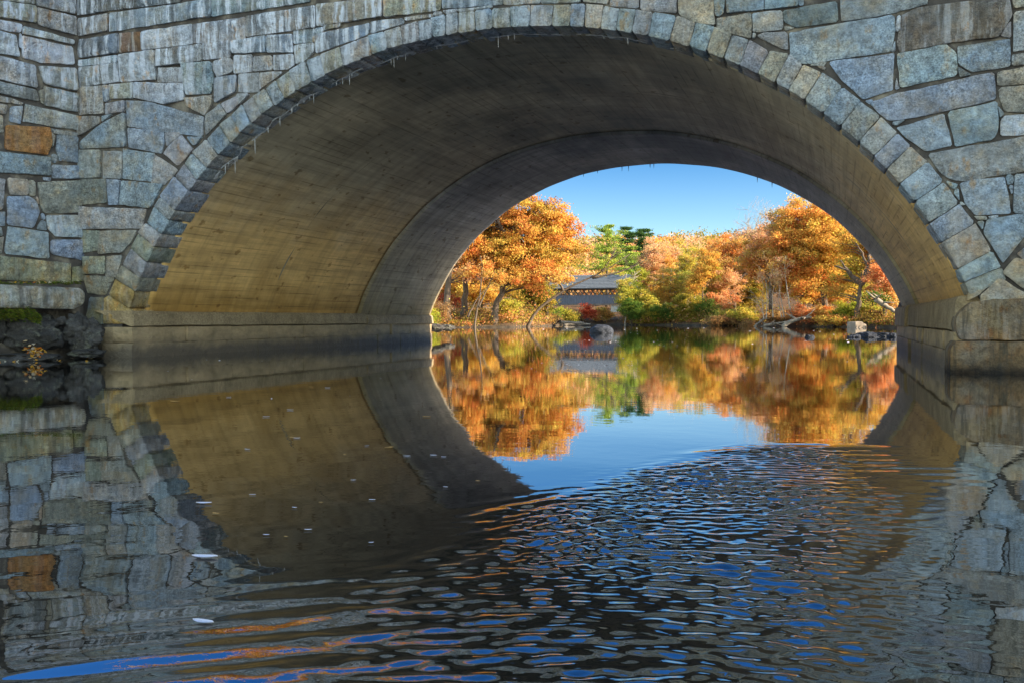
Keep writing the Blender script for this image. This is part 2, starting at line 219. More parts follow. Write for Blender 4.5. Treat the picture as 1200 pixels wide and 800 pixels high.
def m_mortar():
    t = NT('old_mortar'); P = t.pos()
    c = t.ramp(t.noise(P, 3, 6, .6), (.3, (.035, .03, .026)), (.52, (.075, .062, .05)), (.66, (.2, .165, .12)))
    t.principled(c, .95, t.bump(t.noise(P, 30, 6), .8, .02), .1)
    return t.m

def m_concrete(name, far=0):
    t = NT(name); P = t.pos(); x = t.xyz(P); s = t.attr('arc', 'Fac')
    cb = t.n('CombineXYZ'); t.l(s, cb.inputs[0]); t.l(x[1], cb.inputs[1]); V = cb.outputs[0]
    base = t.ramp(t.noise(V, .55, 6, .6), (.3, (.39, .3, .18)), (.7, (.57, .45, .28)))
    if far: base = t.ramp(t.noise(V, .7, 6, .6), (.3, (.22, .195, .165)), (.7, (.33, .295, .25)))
    # timber-board print: planks run along the barrel
    bd = t.math('DIVIDE', s, .155); fl = t.math('FLOOR', bd); fr = t.math('FRACT', bd)
    wn = t.n('TexWhiteNoise', noise_dimensions='2D')
    cb2 = t.n('CombineXYZ'); t.l(fl, cb2.inputs[0]); t.l(t.math('FLOOR', t.math('DIVIDE', t.math('ADD', x[1], t.math('MULTIPLY', fl, 1.7)), 2.6)), cb2.inputs[1])
    t.l(cb2.outputs[0], wn.inputs['Vector'])
    tone = t.ramp(wn.outputs['Value'], (0, .88), (1, 1.1))
    c = t.mix(1, base, tone, 'MULTIPLY')
    edge = t.math('LESS_THAN', t.math('ABSOLUTE', t.math('SUBTRACT', fr, .5)), .075)
    gate = t.ramp(t.noise(t.mapped(V, (5, .6, 1)), 1, 4, .6), (.46, 0.), (.6, .9))
    line = t.math('MULTIPLY', edge, gate)
    c = t.mix(line, c, t.mix(1, c, (.62, .6, .56), 'MULTIPLY'))
    # long smears along and down the vault
    sm = t.noise(t.mapped(V, (6, .55, 1)), 1, 7, .7)
    c = t.mix(1, c, t.ramp(sm, (.3, .72), (.5, 1.), (.7, 1.16)), 'MULTIPLY')
    dr = t.noise(t.mapped(V, (.55, 5.5, 1), (3, 1, 0)), 1, 6, .65)
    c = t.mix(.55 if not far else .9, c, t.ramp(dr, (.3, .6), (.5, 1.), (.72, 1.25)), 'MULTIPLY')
    # short damp dabs
    db = t.noise(t.mapped(V, (5.5, 3.2, 1), (1, 5, 0)), 1, 3, .5)
    db = t.ramp(db, (.63, 0.), (.69, .75))
    c = t.mix(db, c, t.mix(1, c, (.45, .37, .24), 'MULTIPLY'))
    # mineral stain with painted-in warm bounce glow: ochre from the ledge to head height, olive-brown at the foot, its edge ragged
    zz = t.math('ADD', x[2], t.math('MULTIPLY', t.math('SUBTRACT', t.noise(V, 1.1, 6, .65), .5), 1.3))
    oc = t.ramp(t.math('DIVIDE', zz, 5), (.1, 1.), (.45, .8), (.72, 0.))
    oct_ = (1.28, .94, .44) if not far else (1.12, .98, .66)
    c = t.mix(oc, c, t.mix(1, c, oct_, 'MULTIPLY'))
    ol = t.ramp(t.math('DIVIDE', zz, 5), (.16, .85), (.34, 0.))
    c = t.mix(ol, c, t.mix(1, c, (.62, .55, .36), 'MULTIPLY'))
    # shade under the crown, painted into the colour in cool patches
    crown_shade = t.noise(t.mapped(V, (.5, .35, 1), (2, 2, 0)), 1, 5, .6)
    crown_shade = t.math('MULTIPLY', t.ramp(crown_shade, (.32, 0.), (.56, .95)), t.ramp(t.math('DIVIDE', x[2], 5), (.62, 0.), (.95, 1.)))
    c = t.mix(crown_shade, c, t.mix(1, c, (.42, .46, .5), 'MULTIPLY'))
    h = t.math('SUBTRACT', t.math('ADD', t.math('MULTIPLY', wn.outputs['Value'], .25), t.math('MULTIPLY', t.noise(V, 16, 7, .65), .6)), t.math('MULTIPLY', line, .5))
    t.principled(c, .85, t.bump(h, .6, .012), .3)
    return t.m

def m_footing():
    t = NT('wet_footing'); P = t.pos(); x = t.xyz(P)
    c = t.ramp(t.noise(t.mapped(P, (1, 1, 2)), 1.7, 6, .65), (.3, (.19, .135, .07)), (.7, (.42, .29, .15)))
    zz = t.math('ADD', x[2], t.math('MULTIPLY', t.math('SUBTRACT', t.noise(P, 2.5, 5), .5), .3))
    wet = t.ramp(zz, (.1, .9), (.36, 0.))
    c = t.mix(wet, c, (.085, .066, .045))
    w = t.ramp(t.noise(t.mapped(P, (.7, .7, 9), (0, 0, .2)), 2.4, 6, .7), (.62, 0.), (.7, .5))
    c = t.mix(t.math('MULTIPLY', w, .4), c, (.2, .18, .15))
    rr = t.ramp(zz, (.1, .6), (.5, .9))
    t.principled(c, rr, t.bump(t.noise(P, 14, 8, .65), .9, .04), .15)
    return t.m

def m_rock(name, a, b, lich=0.):
    t = NT(name); P = t.pos(); x = t.xyz(P)
    c = t.ramp(t.noise(P, 2.2, 8, .65), (.3, a), (.7, b))
    c = t.mix(.7, c, t.ramp(t.noise(P, 30, 8, .7), (.35, .55), (.65, 1.4)), 'MULTIPLY')
    if lich:
        l = t.ramp(t.noise(P, 4.5, 6, .7), (.55, 0.), (.66, lich))
        c = t.mix(l, c, (.2, .19, .13))
    t.principled(c, .9, t.bump(t.math('ADD', t.noise(P, 5, 9, .7), t.math('MULTIPLY', t.noise(P, 26, 6, .7), .5)), 1, .09), .12)
    return t.m

def m_plain(name, a, b, scale=6, stretch=(1, 1, 1), rough=.85, bump=.4, spec=.25):
    t = NT(name); P = t.mapped(t.n('TexCoord').outputs['Object'], stretch)
    n = t.noise(P, scale, 7, .65)
    c = t.ramp(n, (.3, a), (.7, b))
    t.principled(c, rough, t.bump(n, bump, .03), spec)
    return t.m

def m_leaf(name, tr=.52):
    t = NT(name); c = t.attr('col')
    d = t.n('BsdfDiffuse'); l = t.n('BsdfTranslucent'); m = t.n('MixShader'); m.inputs[0].default_value = tr
    t.l(c, d.inputs[0]); t.l(c, l.inputs[0]); t.l(d.outputs[0], m.inputs[1]); t.l(l.outputs[0], m.inputs[2])
    t.l(m.outputs[0], t.out.inputs[0])
    return t.m

def m_water():
    t = NT('river_water'); P = t.pos()
    n1 = t.noise(t.mapped(P, (1, 1, 1)), 7, 3, .5)
    n2 = t.noise(t.mapped(P, (.35, .35, 1), (3, 3, 0)), 1.2, 3, .5)
    b = t.bump(n1, .02, .02); b = t.bump(n2, .035, .06, b)
    wsh = t.math('MULTIPLY', t.noise(t.mapped(P, (17, 30, 1)), 1, 3, .6, .6), t.attr('wash', 'Fac')); b = t.bump(wsh, .1, .006, b)
    geo = t.n('NewGeometry'); dt = t.n('VectorMath', operation='DOT_PRODUCT'); t.l(geo.outputs['Incoming'], dt.inputs[0]); t.l(b, dt.inputs[1])
    ca = t.math('SUBTRACT', 1., t.math('ABSOLUTE', dt.outputs['Value']), clamp=True)
    fr = t.math('MULTIPLY_ADD', t.math('POWER', ca, 3.), .92, .08)        # Schlick-like reflectance
    g = t.n('BsdfGlossy'); g.inputs['Roughness'].default_value = .012; g.inputs['Color'].default_value = (.97, .98, 1, 1); t.l(b, g.inputs['Normal'])
    d = t.n('BsdfDiffuse'); d.inputs['Color'].default_value = (.004, .0045, .0032, 1)
    m = t.n('MixShader'); t.l(fr, m.inputs[0]); t.l(d.outputs[0], m.inputs[1]); t.l(g.outputs[0], m.inputs[2])
    t.l(m.outputs[0], t.out.inputs[0])
    return t.m

def m_ground():
    t = NT('leaf_litter'); P = t.pos()
    c = t.ramp(t.noise(P, .9, 8, .7), (.3, (.04, .026, .015)), (.5, (.1, .05, .02)), (.7, (.22, .11, .035)))
    z = t.xyz(P)[2]
    c = t.mix(t.ramp(z, (.05, 1.), (.4, 0.)), c, t.ramp(t.noise(P, 2, 6), (.3, (.025, .02, .014)), (.7, (.09, .065, .04))))
    t.principled(c, .95, t.bump(t.noise(P, 6, 8, .7), .8, .1), .1)
    return t.m

MST = m_stone(); MMO = m_mortar()
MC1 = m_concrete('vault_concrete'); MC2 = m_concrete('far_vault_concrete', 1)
MFT = m_footing()
MGROUT = m_plain('grout', (.13, .1, .06), (.36, .29, .18), 3)
MLEDGE = m_rock('ledge_concrete', (.22, .155, .08), (.42, .3, .16))
MLIME = m_plain('lime_crust', (.3, .29, .27), (.7, .68, .66), 14)
MROCK = m_rock('river_rock', (.02, .021, .024), (.055, .057, .064))
MDARK = m_rock('dark_bank_rock', (.03, .027, .024), (.1, .088, .075), .6)
MBARK = m_plain('bark', (.045, .03, .018), (.13, .088, .055), 5, (1, 1, .25))
MBIRCH = m_plain('pale_bark', (.2, .15, .1), (.45, .36, .26), 4, (1, 1, 2))
MDRIFT = m_plain('driftwood', (.11, .085, .055), (.3, .23, .16), 4, (1, 1, 1))
MLEAF = m_leaf('leaf'); MNEED = m_leaf('needles', .25)
MWATER = m_water(); MGROUND = m_ground()

# ------------------------------------------------------------------ stones
TINT = dict(b=(.285, .315, .33), g=(.335, .322, .295), w=(.46, .455, .445), t=(.37, .32, .245), o=(.275, .255, .2),
            d=(.2, .215, .215), r=(.2, .14, .1), O=(.42, .2, .07), p=(.23, .19, .165), m=(.28, .255, .185),
            y=(.4, .28, .11), M=(.31, .3, .2), k=(.215, .158, .1))
rnd = random.Random(7)

def area(P): return .5 * sum(P[i][0] * P[(i + 1) % len(P)][1] - P[(i + 1) % len(P)][0] * P[i][1] for i in range(len(P)))

def shrink(P, k):
    n = len(P); out = []
    for i in range(n):
        a, b, c = Vector(P[i - 1]), Vector(P[i]), Vector(P[(i + 1) % n])
        e1 = (b - a); e2 = (c - b)
        if e1.length < 1e-6 or e2.length < 1e-6: out.append(tuple(b)); continue
        e1.normalize(); e2.normalize()
        n1 = Vector((-e1.y, e1.x)); n2 = Vector((-e2.y, e2.x))
        m = n1 + n2
        if m.length < .2: out.append(tuple(b)); continue
        m.normalize()
        out.append(tuple(b + m * k / max(.5, m.dot(n1))))
    return out

def seg_dist(p, a, b):
    d = b - a; L = d.length_squared
    t = 0 if L < 1e-12 else max(0, min(1, (p - a).dot(d) / L))
    return (p - a - d * t).length

def stone(buf, poly, O, eu, en, code, depth=.25, prot=None, gap=.004, step=.06, rough=.032, st=None, m=0, back=True, cham=.022):
    P = list(poly)
    if area(P) < 0: P = P[::-1]
    A = area(P)
    if A < .0008: return
    size = math.sqrt(A)
    P = shrink(P, min(gap, size * .1))
    if area(P) < .0004: return
    Q = []                                              # knock the corners off
    for i in range(len(P)):
        a, b, c = Vector(P[i - 1]), Vector(P[i]), Vector(P[(i + 1) % len(P)])
        r1 = min(.25, .022 / max((b - a).length, 1e-4)); r2 = min(.25, .022 / max((c - b).length, 1e-4))
        k = rnd.uniform(.2, 1.5)
        Q.append(b + (a - b) * min(.45, r1 * k)); Q.append(b + (c - b) * min(.45, r2 * k))
    L = []
    sd = rnd.uniform(0, 500)
    stp = min(step, size * .3)
    for i in range(len(Q)):
        a, b = Q[i], Q[(i + 1) % len(Q)]
        k = max(1, int(round((b - a).length / stp)))
        for j in range(k):
            p = a + (b - a) * (j / k)
            q = noise.noise_vector(Vector((p.x * 7 + sd, p.y * 7, 3)))
            L.append(Vector((p.x + q.x * .011, p.y + q.y * .011)))
    n = len(L)
    x0 = min(p.x for p in L); x1 = max(p.x for p in L); y0 = min(p.y for p in L); y1 = max(p.y for p in L)
    I = []
    y = y0 + stp * .5
    while y < y1:
        x = x0 + stp * .5
        while x < x1:
            p = Vector((x + rnd.uniform(-.3, .3) * stp, y + rnd.uniform(-.3, .3) * stp))
            ins = False
            for i in range(n):
                a, b = L[i], L[(i + 1) % n]
                if (a.y > p.y) != (b.y > p.y) and p.x < (b.x - a.x) * (p.y - a.y) / (b.y - a.y) + a.x: ins = not ins
            if ins and min(seg_dist(p, L[i], L[(i + 1) % n]) for i in range(n)) > stp * .33: I.append(p)
            x += stp
        y += stp
    try:
        rv, re, rf, _, _, _ = delaunay_2d_cdt(L + I, [(i, (i + 1) % n) for i in range(n)], [], 1, 1e-6)
    except Exception:
        return
    if prot is None: prot = rnd.uniform(-.012, .03)
    tx, ty = rnd.uniform(-.05, .05), rnd.uniform(-.06, .06)
    cx = sum(p.x for p in L) / n; cy = sum(p.y for p in L) / n
    O = Vector(O); eu = Vector(eu); en = Vector(en); ez = Vector((0, 0, 1))
    def hgt(p):
        d = min(seg_dist(p, L[i], L[(i + 1) % n]) for i in range(n))
        e = min(1, d / .05)
        q = noise.fractal(Vector((p.x * 3.5 + sd, p.y * 3.5, sd)), .9, 2.1, 4)
        fac = noise.noise(Vector((p.x * 1.9, p.y * 1.9 + sd, 9))) * .8
        rg_ = abs(noise.noise(Vector((p.x * 2.7 + sd, p.y * 3.4, 4)))) ** .6
        v = prot - .03 * max(0, .45 - rg_) * e + (p.x - cx) * tx + (p.y - cy) * ty - cham * (1 - e) ** 2 + (q * rough + fac * rough) * (.3 + .7 * e)
        return max(v, -.022 + .004 * q + (prot if prot > .2 else 0) * .8)
    def w(p, h): return O + eu * p.x + ez * p.y + en * h
    V = [w(p, hgt(p)) for p in rv]
    c = TINT[code]; j = rnd.uniform(.85, 1.15)
    c = tuple(v * j * rnd.uniform(.96, 1.04) for v in c)
    if st is None: st = (0, 0, 0)
    F = [f for f in rf if len(f) == 3]
    buf.add(V, [(f if (rv[f[1]] - rv[f[0]]).cross(rv[f[2]] - rv[f[0]]) > 0 else f[::-1]) for f in F], c, st, m)
    T = [w(p, hgt(p)) for p in L]
    D = max(2, int(depth / .2) + 1) if depth > .3 else 2
    V = []
    for k in range(D):
        for i, p in enumerate(L):
            if k == 0: V.append(T[i])
            else:
                dd = depth * k / (D - 1)
                jit = noise.noise_vector(Vector((p.x * 5 + sd, p.y * 5, dd * 5))) * .012
                q = w(p, 0) - en * dd + jit
                V.append(q)
    F = []
    for k in range(D - 1):
        for i in range(n):
            i2 = (i + 1) % n
            F.append((k * n + i, (k + 1) * n + i, (k + 1) * n + i2, k * n + i2))
    buf.add(V, F, c, st, m)

# arch outline
ZS, BR, NN, AH, LEN = -1.8199, 6.7211, 2.1333, 7.0, 12.36
def arch(t, off=0.):
    c, s_ = math.cos(t), math.sin(t)
    return ((AH + off) * math.copysign(abs(c) ** (2 / NN), c), ZS + (BR + off) * abs(s_) ** (2 / NN))
def arch_z(x, off=0.):
    a = abs(x) / (AH + off)
    return ZS + (BR + off) * (1 - a ** NN) ** (1 / NN) if a < 1 else -9.
TOP = 6.45
def top_line(x): return 6.28 - (x + 7.6) * .0975

# ------------------------------------------------------------------ the stone bridge
bridge = tag(empty('stone_bridge'), 'grey granite arch bridge with concrete vault spanning the still river', 'bridge')

def stains(x, z):
    lime = max(0., min(1., (z - 3.9) / 1.2)) * max(0., min(1., (2.5 - x) / 5))
    dark = lime * .55
    och = max(0., min(1., (1.5 - z) / .7)) * .8
    return (lime * 1. + .05, dark + .05, och)

wb = Buf()
for code, P in FACE:
    P = [(x / 1000 - (.06 if x < -7480 else 0), z / 1000) for x, z in P]
    x = sum(p[0] for p in P) / len(P); z = sum(p[1] for p in P) / len(P)
    s = stains(x, z)
    if code == 'w': s = (max(.8, s[0]), .3, 0)
    if code == 'r': s = (.5, .9, .6)
    if code == 'p': s = (.35, .5, .3)
    stone(wb, P, (0, 0, 0), (1, 0, 0), (0, -1, 0), code, .2, st=s, gap=-.003)
# courses above and beside what the photo shows
def courses(buf, O, eu, en, x0, x1, zlo, zhi, codes='bbgggttdw'):
    k = 0; lo = 0.
    while lo < 3.2:
        hgt = rnd.uniform(.3, .5); x = x0
        while x < x1:
            wd = rnd.uniform(.45, 1.35); xe = min(x + wd, x1)
            q = [(x, zlo(x) + lo), (xe, zlo(xe) + lo), (xe, min(zhi, zlo(xe) + lo + hgt)), (x, min(zhi, zlo(x) + lo + hgt))]
            if q[3][1] - q[0][1] > .1 and q[2][1] - q[1][1] > .1:
                c = rnd.choice(codes); xm = (x + xe) / 2
                stone(buf, q, O, eu, en, c, .2, st=stains(xm, q[2][1]), step=.12)
            x = xe
        lo += hgt
courses(wb, (0, 0, 0), (1, 0, 0), (0, -1, 0), -7.62, 7.15, lambda x: top_line(x), TOP)
courses(wb, (0, 0, 0), (1, 0, 0), (0, -1, 0), 7.24, 11.5, lambda x: .96, TOP)
courses(wb, (0, 0, 0), (1, 0, 0), (0, -1, 0), 7.24, 11.5, lambda x: 4.1, TOP)
# core of the wall behind the stones
NX = 150
xs = np.linspace(-11.5, 11.5, NX * 2 + 1)
def wall_core(buf, y, m, off):
    V = []; F = []
    for x in xs:
        V += [(x, y, max(-.6, arch_z(x, off))), (x, y, TOP)]
    for i in range(len(xs) - 1):
        a = 2 * i
        F.append((a, a + 2, a + 3, a + 1))
    buf.add(V, F, (.2, .18, .15), m=m)
wall_core(wb, .045, 1, .16)
wb.build('spandrel_wall', [MST, MMO], bridge)
ring = Buf()
for i in range(100):                                   # mortar bed between the ring stones
    t0, t1 = [.3 + (math.pi - .6) * k / 100 for k in (i, i + 1)]
    a, b = arch(t0, .1), arch(t1, .1); c, d = arch(t1, .36), arch(t0, .36)
    ring.add([(a[0], .03, a[1]), (b[0], .03, b[1]), (c[0], .03, c[1]), (d[0], .03, d[1])], [(0, 1, 2, 3)], (.2, .18, .15))
    ring.add([(a[0], .03, a[1]), (b[0], .03, b[1]), (b[0], .5, b[1]), (a[0], .5, a[1])], [(3, 2, 1, 0)], (.2, .18, .15))
ring_o = ring.build('arch_ring', MMO, bridge)
for code, P in RING:
    P = [(x / 1000, z / 1000) for x, z in P]
    b = Buf()
    if code != 'y' or len(P) == 4:                      # the soffit corners sit on the curve of the vault
        for k in (2, 3):
            q = P[k]; P[k] = (q[0], arch_z(q[0], .012)) if abs(q[0]) < 5 else (math.copysign((AH + .012) * (1 - ((q[1] - ZS) / (BR + .012)) ** NN) ** (1 / NN), q[0]), q[1])
    x = sum(p[0] for p in P) / len(P); z = sum(p[1] for p in P) / len(P)
    s = stains(x, z); s = (s[0] * .6 + .08, s[1] * .4, s[2])
    stone(b, P, (0, 0, 0), (1, 0, 0), (0, -1, 0), code, .5 + rnd.uniform(0, .1), prot=rnd.uniform(.012, .045), gap=.004, st=s, rough=.026, cham=.035)
    if b.v: b.build('voussoir', MST, ring_o)

# vault: board-marked concrete in two pours
def vault(name, y0, y1, off, mat, lip=0., ragged=0.):
    nt, ny = 220, int((y1 - y0) / .16)
    T = np.linspace(.335, math.pi - .335, nt)
    V = []; A = []; F = []
    pts = [arch(t, off) for t in T]; outp = [arch(t, off + .4) for t in T]
    s = 0; S_ = [0.]
    for i in range(1, nt):
        s += math.dist(pts[i], pts[i - 1]); S_.append(s)
    for j in range(ny + 1):
        for i in range(nt):
            y = y0 + (y1 - y0) * j / ny
            if j == 0 and ragged: y += noise.fractal(Vector((S_[i] * 2.2, 1, 5)), 1, 2, 4) * ragged
            k = noise.noise(Vector((S_[i] * 1.3, y * .8, 1))) * .012
            V.append((pts[i][0] * (1 + k / 7), y, pts[i][1] + k)); A.append(S_[i])
    for j in range(ny):
        for i in range(nt - 1):
            a = j * nt + i
            F.append((a, a + nt, a + nt + 1, a + 1))
    for end, j in ((0, 0), (1, ny)):                    # end faces
        b = len(V)
        for i in range(nt):
            V.append((outp[i][0], y0 if end == 0 else y1, outp[i][1])); A.append(S_[i])
        for i in range(nt - 1):
            q = (j * nt + i, j * nt + i + 1, b + i + 1, b + i)
            F.append(q if end == 0 else q[::-1])
    b0 = len(V) - 2 * nt                                # outer skin
    for i in range(nt - 1):
        F.append((b0 + i, b0 + i + 1, b0 + nt + i + 1, b0 + nt + i))
    return mesh(name, V, F, mat, bridge, fa={'arc': A})
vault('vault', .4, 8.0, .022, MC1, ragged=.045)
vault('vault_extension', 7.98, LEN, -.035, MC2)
# the pour joint half way in: a thin raised rib of grout
for yj, w, off in ((4.05, .028, .013),):
    V = []; F = []
    T = np.linspace(.34, math.pi - .34, 160)
    for i, t in enumerate(T):
        x, z = arch(t, .03); yy = yj + noise.noise(Vector((i * .08, 2, 2))) * .05
        xi, zi = arch(t, .03 - off * (.6 + .6 * abs(noise.noise(Vector((i * .2, 7, 1))))))
        V += [(x, yy - w, z), (xi, yy, zi), (x, yy + w, z)]
    for i in range(159):
        a = 3 * i
        F += [(a, a + 1, a + 4, a + 3), (a + 1, a + 2, a + 5, a + 4)]
    mesh('grout_joint', V, F, MGROUT, bridge, fa={'arc': np.linspace(0, 15, len(V))})
# lime crust where vault meets the ring, with little stalactites
segs = []; sp = []; prev = None; seg = None
for i in range(420):
    t = 1.2 + (2.36 - 1.2) * i / 419
    y = .4 + noise.fractal(Vector((i * .038, 4, 5)), 1, 2, 4) * .1
    x, z = arch(t, .012)
    nz = noise.fractal(Vector((i * .045, 3, 3)), 1, 2, 3)
    wv = max(0, nz + .27) * .075 * (1.5 if t > 1.9 else .8)
    wv *= .6 + .8 * abs(noise.noise(Vector((i * .3, 1, 8))))
    cur = [(x, y - wv * .7, z + .004), (x * (1 - .0008), y + .1 * wv, z - .006), (x, y + wv, z + .004)]
    if wv > .003:
        if seg is None: seg = Buf(); segs.append(seg)
        elif prev: seg.add(prev + cur, [(0, 1, 4, 3), (1, 2, 5, 4)], (.6, .6, .6))
        prev = cur
        if rnd.random() < .1 and wv > .012: sp.append((len(segs) - 1, x, y, z, rnd.choice([.04, .05, .07, .1, .16, .26 if t > 2.1 else .09])))
    else: seg = None; prev = None
lcr = [b.build('lime_crust', MLIME, bridge) if b.v else None for b in segs]
for k, x, y, z, L in sp:
    if lcr[k] is None: continue
    lb = Buf(); lb.tube([(x, y, z + .02), (x + .004, y, z - L * .6), (x + .006, y, z - L)], [.009, .006, .002], 5, (.6, .6, .6))
    lb.build('stalactite', MLIME, lcr[k])
MDL = m_plain('dark_lime', (.12, .12, .12), (.3, .3, .3), 9)
for i in range(18):
    lb = Buf()
    t = rnd.uniform(.75, 2.45)
    x, z = arch(t, -.035); L = rnd.uniform(.05, .16)
    lb.tube([(x, LEN - .03, z + .02), (x, LEN - .03, z - L)], [.014, .003], 5, (.3, .3, .3)); lb.build('stalactite', MDL, bridge)

# ledges and footings
def ledge(xf, xb, y0, y1, ztop, zb, name):
    V = []; F = []; A = []
    sgn = 1 if xf > xb else -1
    prof = [(xb, ztop + .03), (xf - sgn * .05, ztop + .012), (xf, ztop - .04), (xf + sgn * .015, zb + .02), (xf - sgn * .06, zb)]
    n = int((y1 - y0) / .15)
    for j in range(n + 1):
        y = y0 + (y1 - y0) * j / n
        for k, (x, z) in enumerate(prof):
            q = noise.noise_vector(Vector((k * 3.1, y * 1.3, 2))) * .012
            V.append((x + q.x, y, z + q.z)); A.append(z + k)
    m = len(prof)
    for j in range(n):
        for k in range(m - 1):
            f = (j * m + k, j * m + k + 1, (j + 1) * m + k + 1, (j + 1) * m + k)
            F.append(f if sgn > 0 else f[::-1])
    F.append(tuple(range(m))); F.append(tuple(n * m + k for k in range(m)))
    return mesh(name, V, F, MLEDGE, bridge, smooth=False, fa={'arc': A})
ledge(-6.46, -7.3, -.02, 8.3, .775, .52, 'springing_ledge')
ledge(-6.43, -7.3, 8.3, LEN, .75, .5, 'springing_ledge')
ledge(6.34, 7.3, .12, 8.6, .93, .5, 'springing_ledge')
ledge(6.28, 7.3, 8.6, LEN, .93, .48, 'springing_ledge')
for sd, xf, y0, zt in ((-1, -6.47, -.06, .515), (1, 6.33, -.02, .495)):
    fb = Buf(); y = y0
    for (za, zb_) in ((.24, zt), (-.5, .24)):
        y = y0 + (0 if za > 0 else -.02)
        while y < LEN:
            L = rnd.uniform(.9, 1.6); ye = min(y + L, LEN)
            O = (xf + (0 if za > 0 else -sd * .03), 0, 0)
            if sd < 0: stone(fb, [(y, za), (ye, za), (ye, zb_), (y, zb_)], O, (0, 1, 0), (1, 0, 0), 'd', .4, gap=.002, rough=.008, step=.12, prot=rnd.uniform(-.006, .008), cham=.01)
            else: stone(fb, [(-ye, za), (-y, za), (-y, zb_), (-ye, zb_)], O, (0, -1, 0), (-1, 0, 0), 'd', .4, gap=.002, rough=.008, step=.12, prot=rnd.uniform(-.006, .008), cham=.01)
            y = ye
    if sd < 0:
        stone(fb, [(-7.1, -.5), (-6.5, -.5), (-6.5, .24), (-7.1, .24)], (0, -.08, 0), (1, 0, 0), (0, -1, 0), 'd', .3, gap=.004, rough=.012)
        stone(fb, [(-7.08, .24), (-6.5, .24), (-6.5, .515), (-7.08, .515)], (0, -.06, 0), (1, 0, 0), (0, -1, 0), 'd', .3, gap=.004, rough=.012)
        fb.box((-7.4, 0, -.6), (-6.56, LEN - .02, .5))
    else: fb.box((6.43, 0, -.6), (7.4, LEN - .02, .48))
    fb.build('footing', MFT, bridge)
# the two great blocks under the right springing
b = Buf()
stone(b, [(6.35, .4), (6.3, .62), (6.36, .76), (6.5, .86), (6.75, .9), (8.6, .93), (8.6, .4)], (0, -.22, 0), (1, 0, 0), (0, -1, 0), 'k', .5, prot=0, gap=.004, rough=.05, st=(.15, .95, .6), cham=.07, step=.06)
b.build('springing_block', MST, bridge)
b = Buf()
stone(b, [(6.24, -.5), (6.24, .3), (6.3, .385), (8.7, .39), (8.7, -.5)], (0, -.36, 0), (1, 0, 0), (0, -1, 0), 'k', .6, prot=0, gap=.004, rough=.045, st=(.0, .95, .6), cham=.06, step=.06)
b.build('springing_block', MST, bridge)
# deck, parapets and the far face
db = Buf()
db.box((-16, .3, 5.6), (16, LEN - .3, 6.2)); db.build('deck', MMO, bridge, smooth=False)
fbk = Buf(); wall_core(fbk, LEN - .06, 0, .2)
fbk.box((-16, LEN - .5, -.6), (-7.5, LEN - .07, TOP)); fbk.box((7.5, LEN - .5, -.6), (16, LEN - .07, TOP))
fbk.box((-16, .06, 5.62), (16, .5, TOP - .01)); fbk.box((-16, LEN - .5, 5.62), (16, LEN - .065, TOP - .01))
fbk.build('parapet_wall', MMO, bridge, smooth=False)
for y in (-.08, LEN - .5):
    cb = Buf(); x = -12
    while x < 12:
        L = rnd.uniform(1.2, 1.9); cb.box((x, y, TOP + .003), (min(12, x + L - .015), y + .56, TOP + .22), TINT['g']); x += L
    cb.build('coping', MST, bridge, smooth=False)
# embankment fill inside the approaches (keeps the low sun out)
for sx in (-1, 1):
    b = Buf(); b.box((min(sx * 7.45, sx * 16), .3, -.7), (max(sx * 7.45, sx * 16), LEN - .52, 5.58)); b.build('abutment_core', MMO, bridge, smooth=False)

# ------------------------------------------------------------------ wing wall on the left
WD = (.396, .918, 0); WN = (.918, -.396, 0)
wing = tag(empty('wing_wall', (W0[0], W0[1], 0)), 'rubble stone wing wall with one orange block, left of the arch', 'wall')
wv = Buf()
for code, P in WING:
    P = [(x / 1000 + (.05 if x > -160 else 0), z / 1000) for x, z in P]
    z = sum(p[1] for p in P) / len(P)
    s = (max(0, min(1, (z - 3.6) / 1.2)) * .85, max(0, min(1, (z - 3.6) / 1.2)) * .45, 0)
    if code == 'w': s = (max(.5, s[0]), .3, 0)
    if code == 'M': s = (.1, .5, .6)
    stone(wv, P, (0, 0, 0), WD, WN, code, .2, st=s, gap=-.003)
courses(wv, (0, 0, 0), WD, WN, -6, -1.5, lambda x: -.4, 6.6)
courses(wv, (0, 0, 0), WD, WN, -6, -1.5, lambda x: 2.9, 6.6)
courses(wv, (0, 0, 0), WD, WN, -1.72, .0, lambda x: 6.35, 6.6)
wo = wv.build('stone_facing', MST, wing)
cb = Buf(); 
def WM(p): return (WD[0] * p[0] + WN[0] * p[1], WD[1] * p[0] + WN[1] * p[1], p[2])
cb.box((-7, -1.2, -.6), (.2, -.045, 6.55), M=WM); cb.build('wall_core', MMO, wing, smooth=False)
cb = Buf(); cb.box((-7, -.7, 6.56), (.1, .08, 6.8), TINT['g'], M=WM); cb.build('coping', MST, wing, smooth=False)

b = Buf()
o = tag(empty('granite_block', (W0[0], W0[1], 0)), 'long mossy granite block with dark run marks at the foot of the wing wall', 'stone block')
stone(b, [(-2.6, .85), (-.3, .82), (-.13, .9), (-.08, 1.0), (-.1, 1.12), (-.18, 1.185), (-2.6, 1.235)], (0, 0, 0), WD, WN, 't', .5, prot=.42, gap=.003, rough=.04, st=(.3, .6, .15), cham=.06)
b.build('block', MST, o)

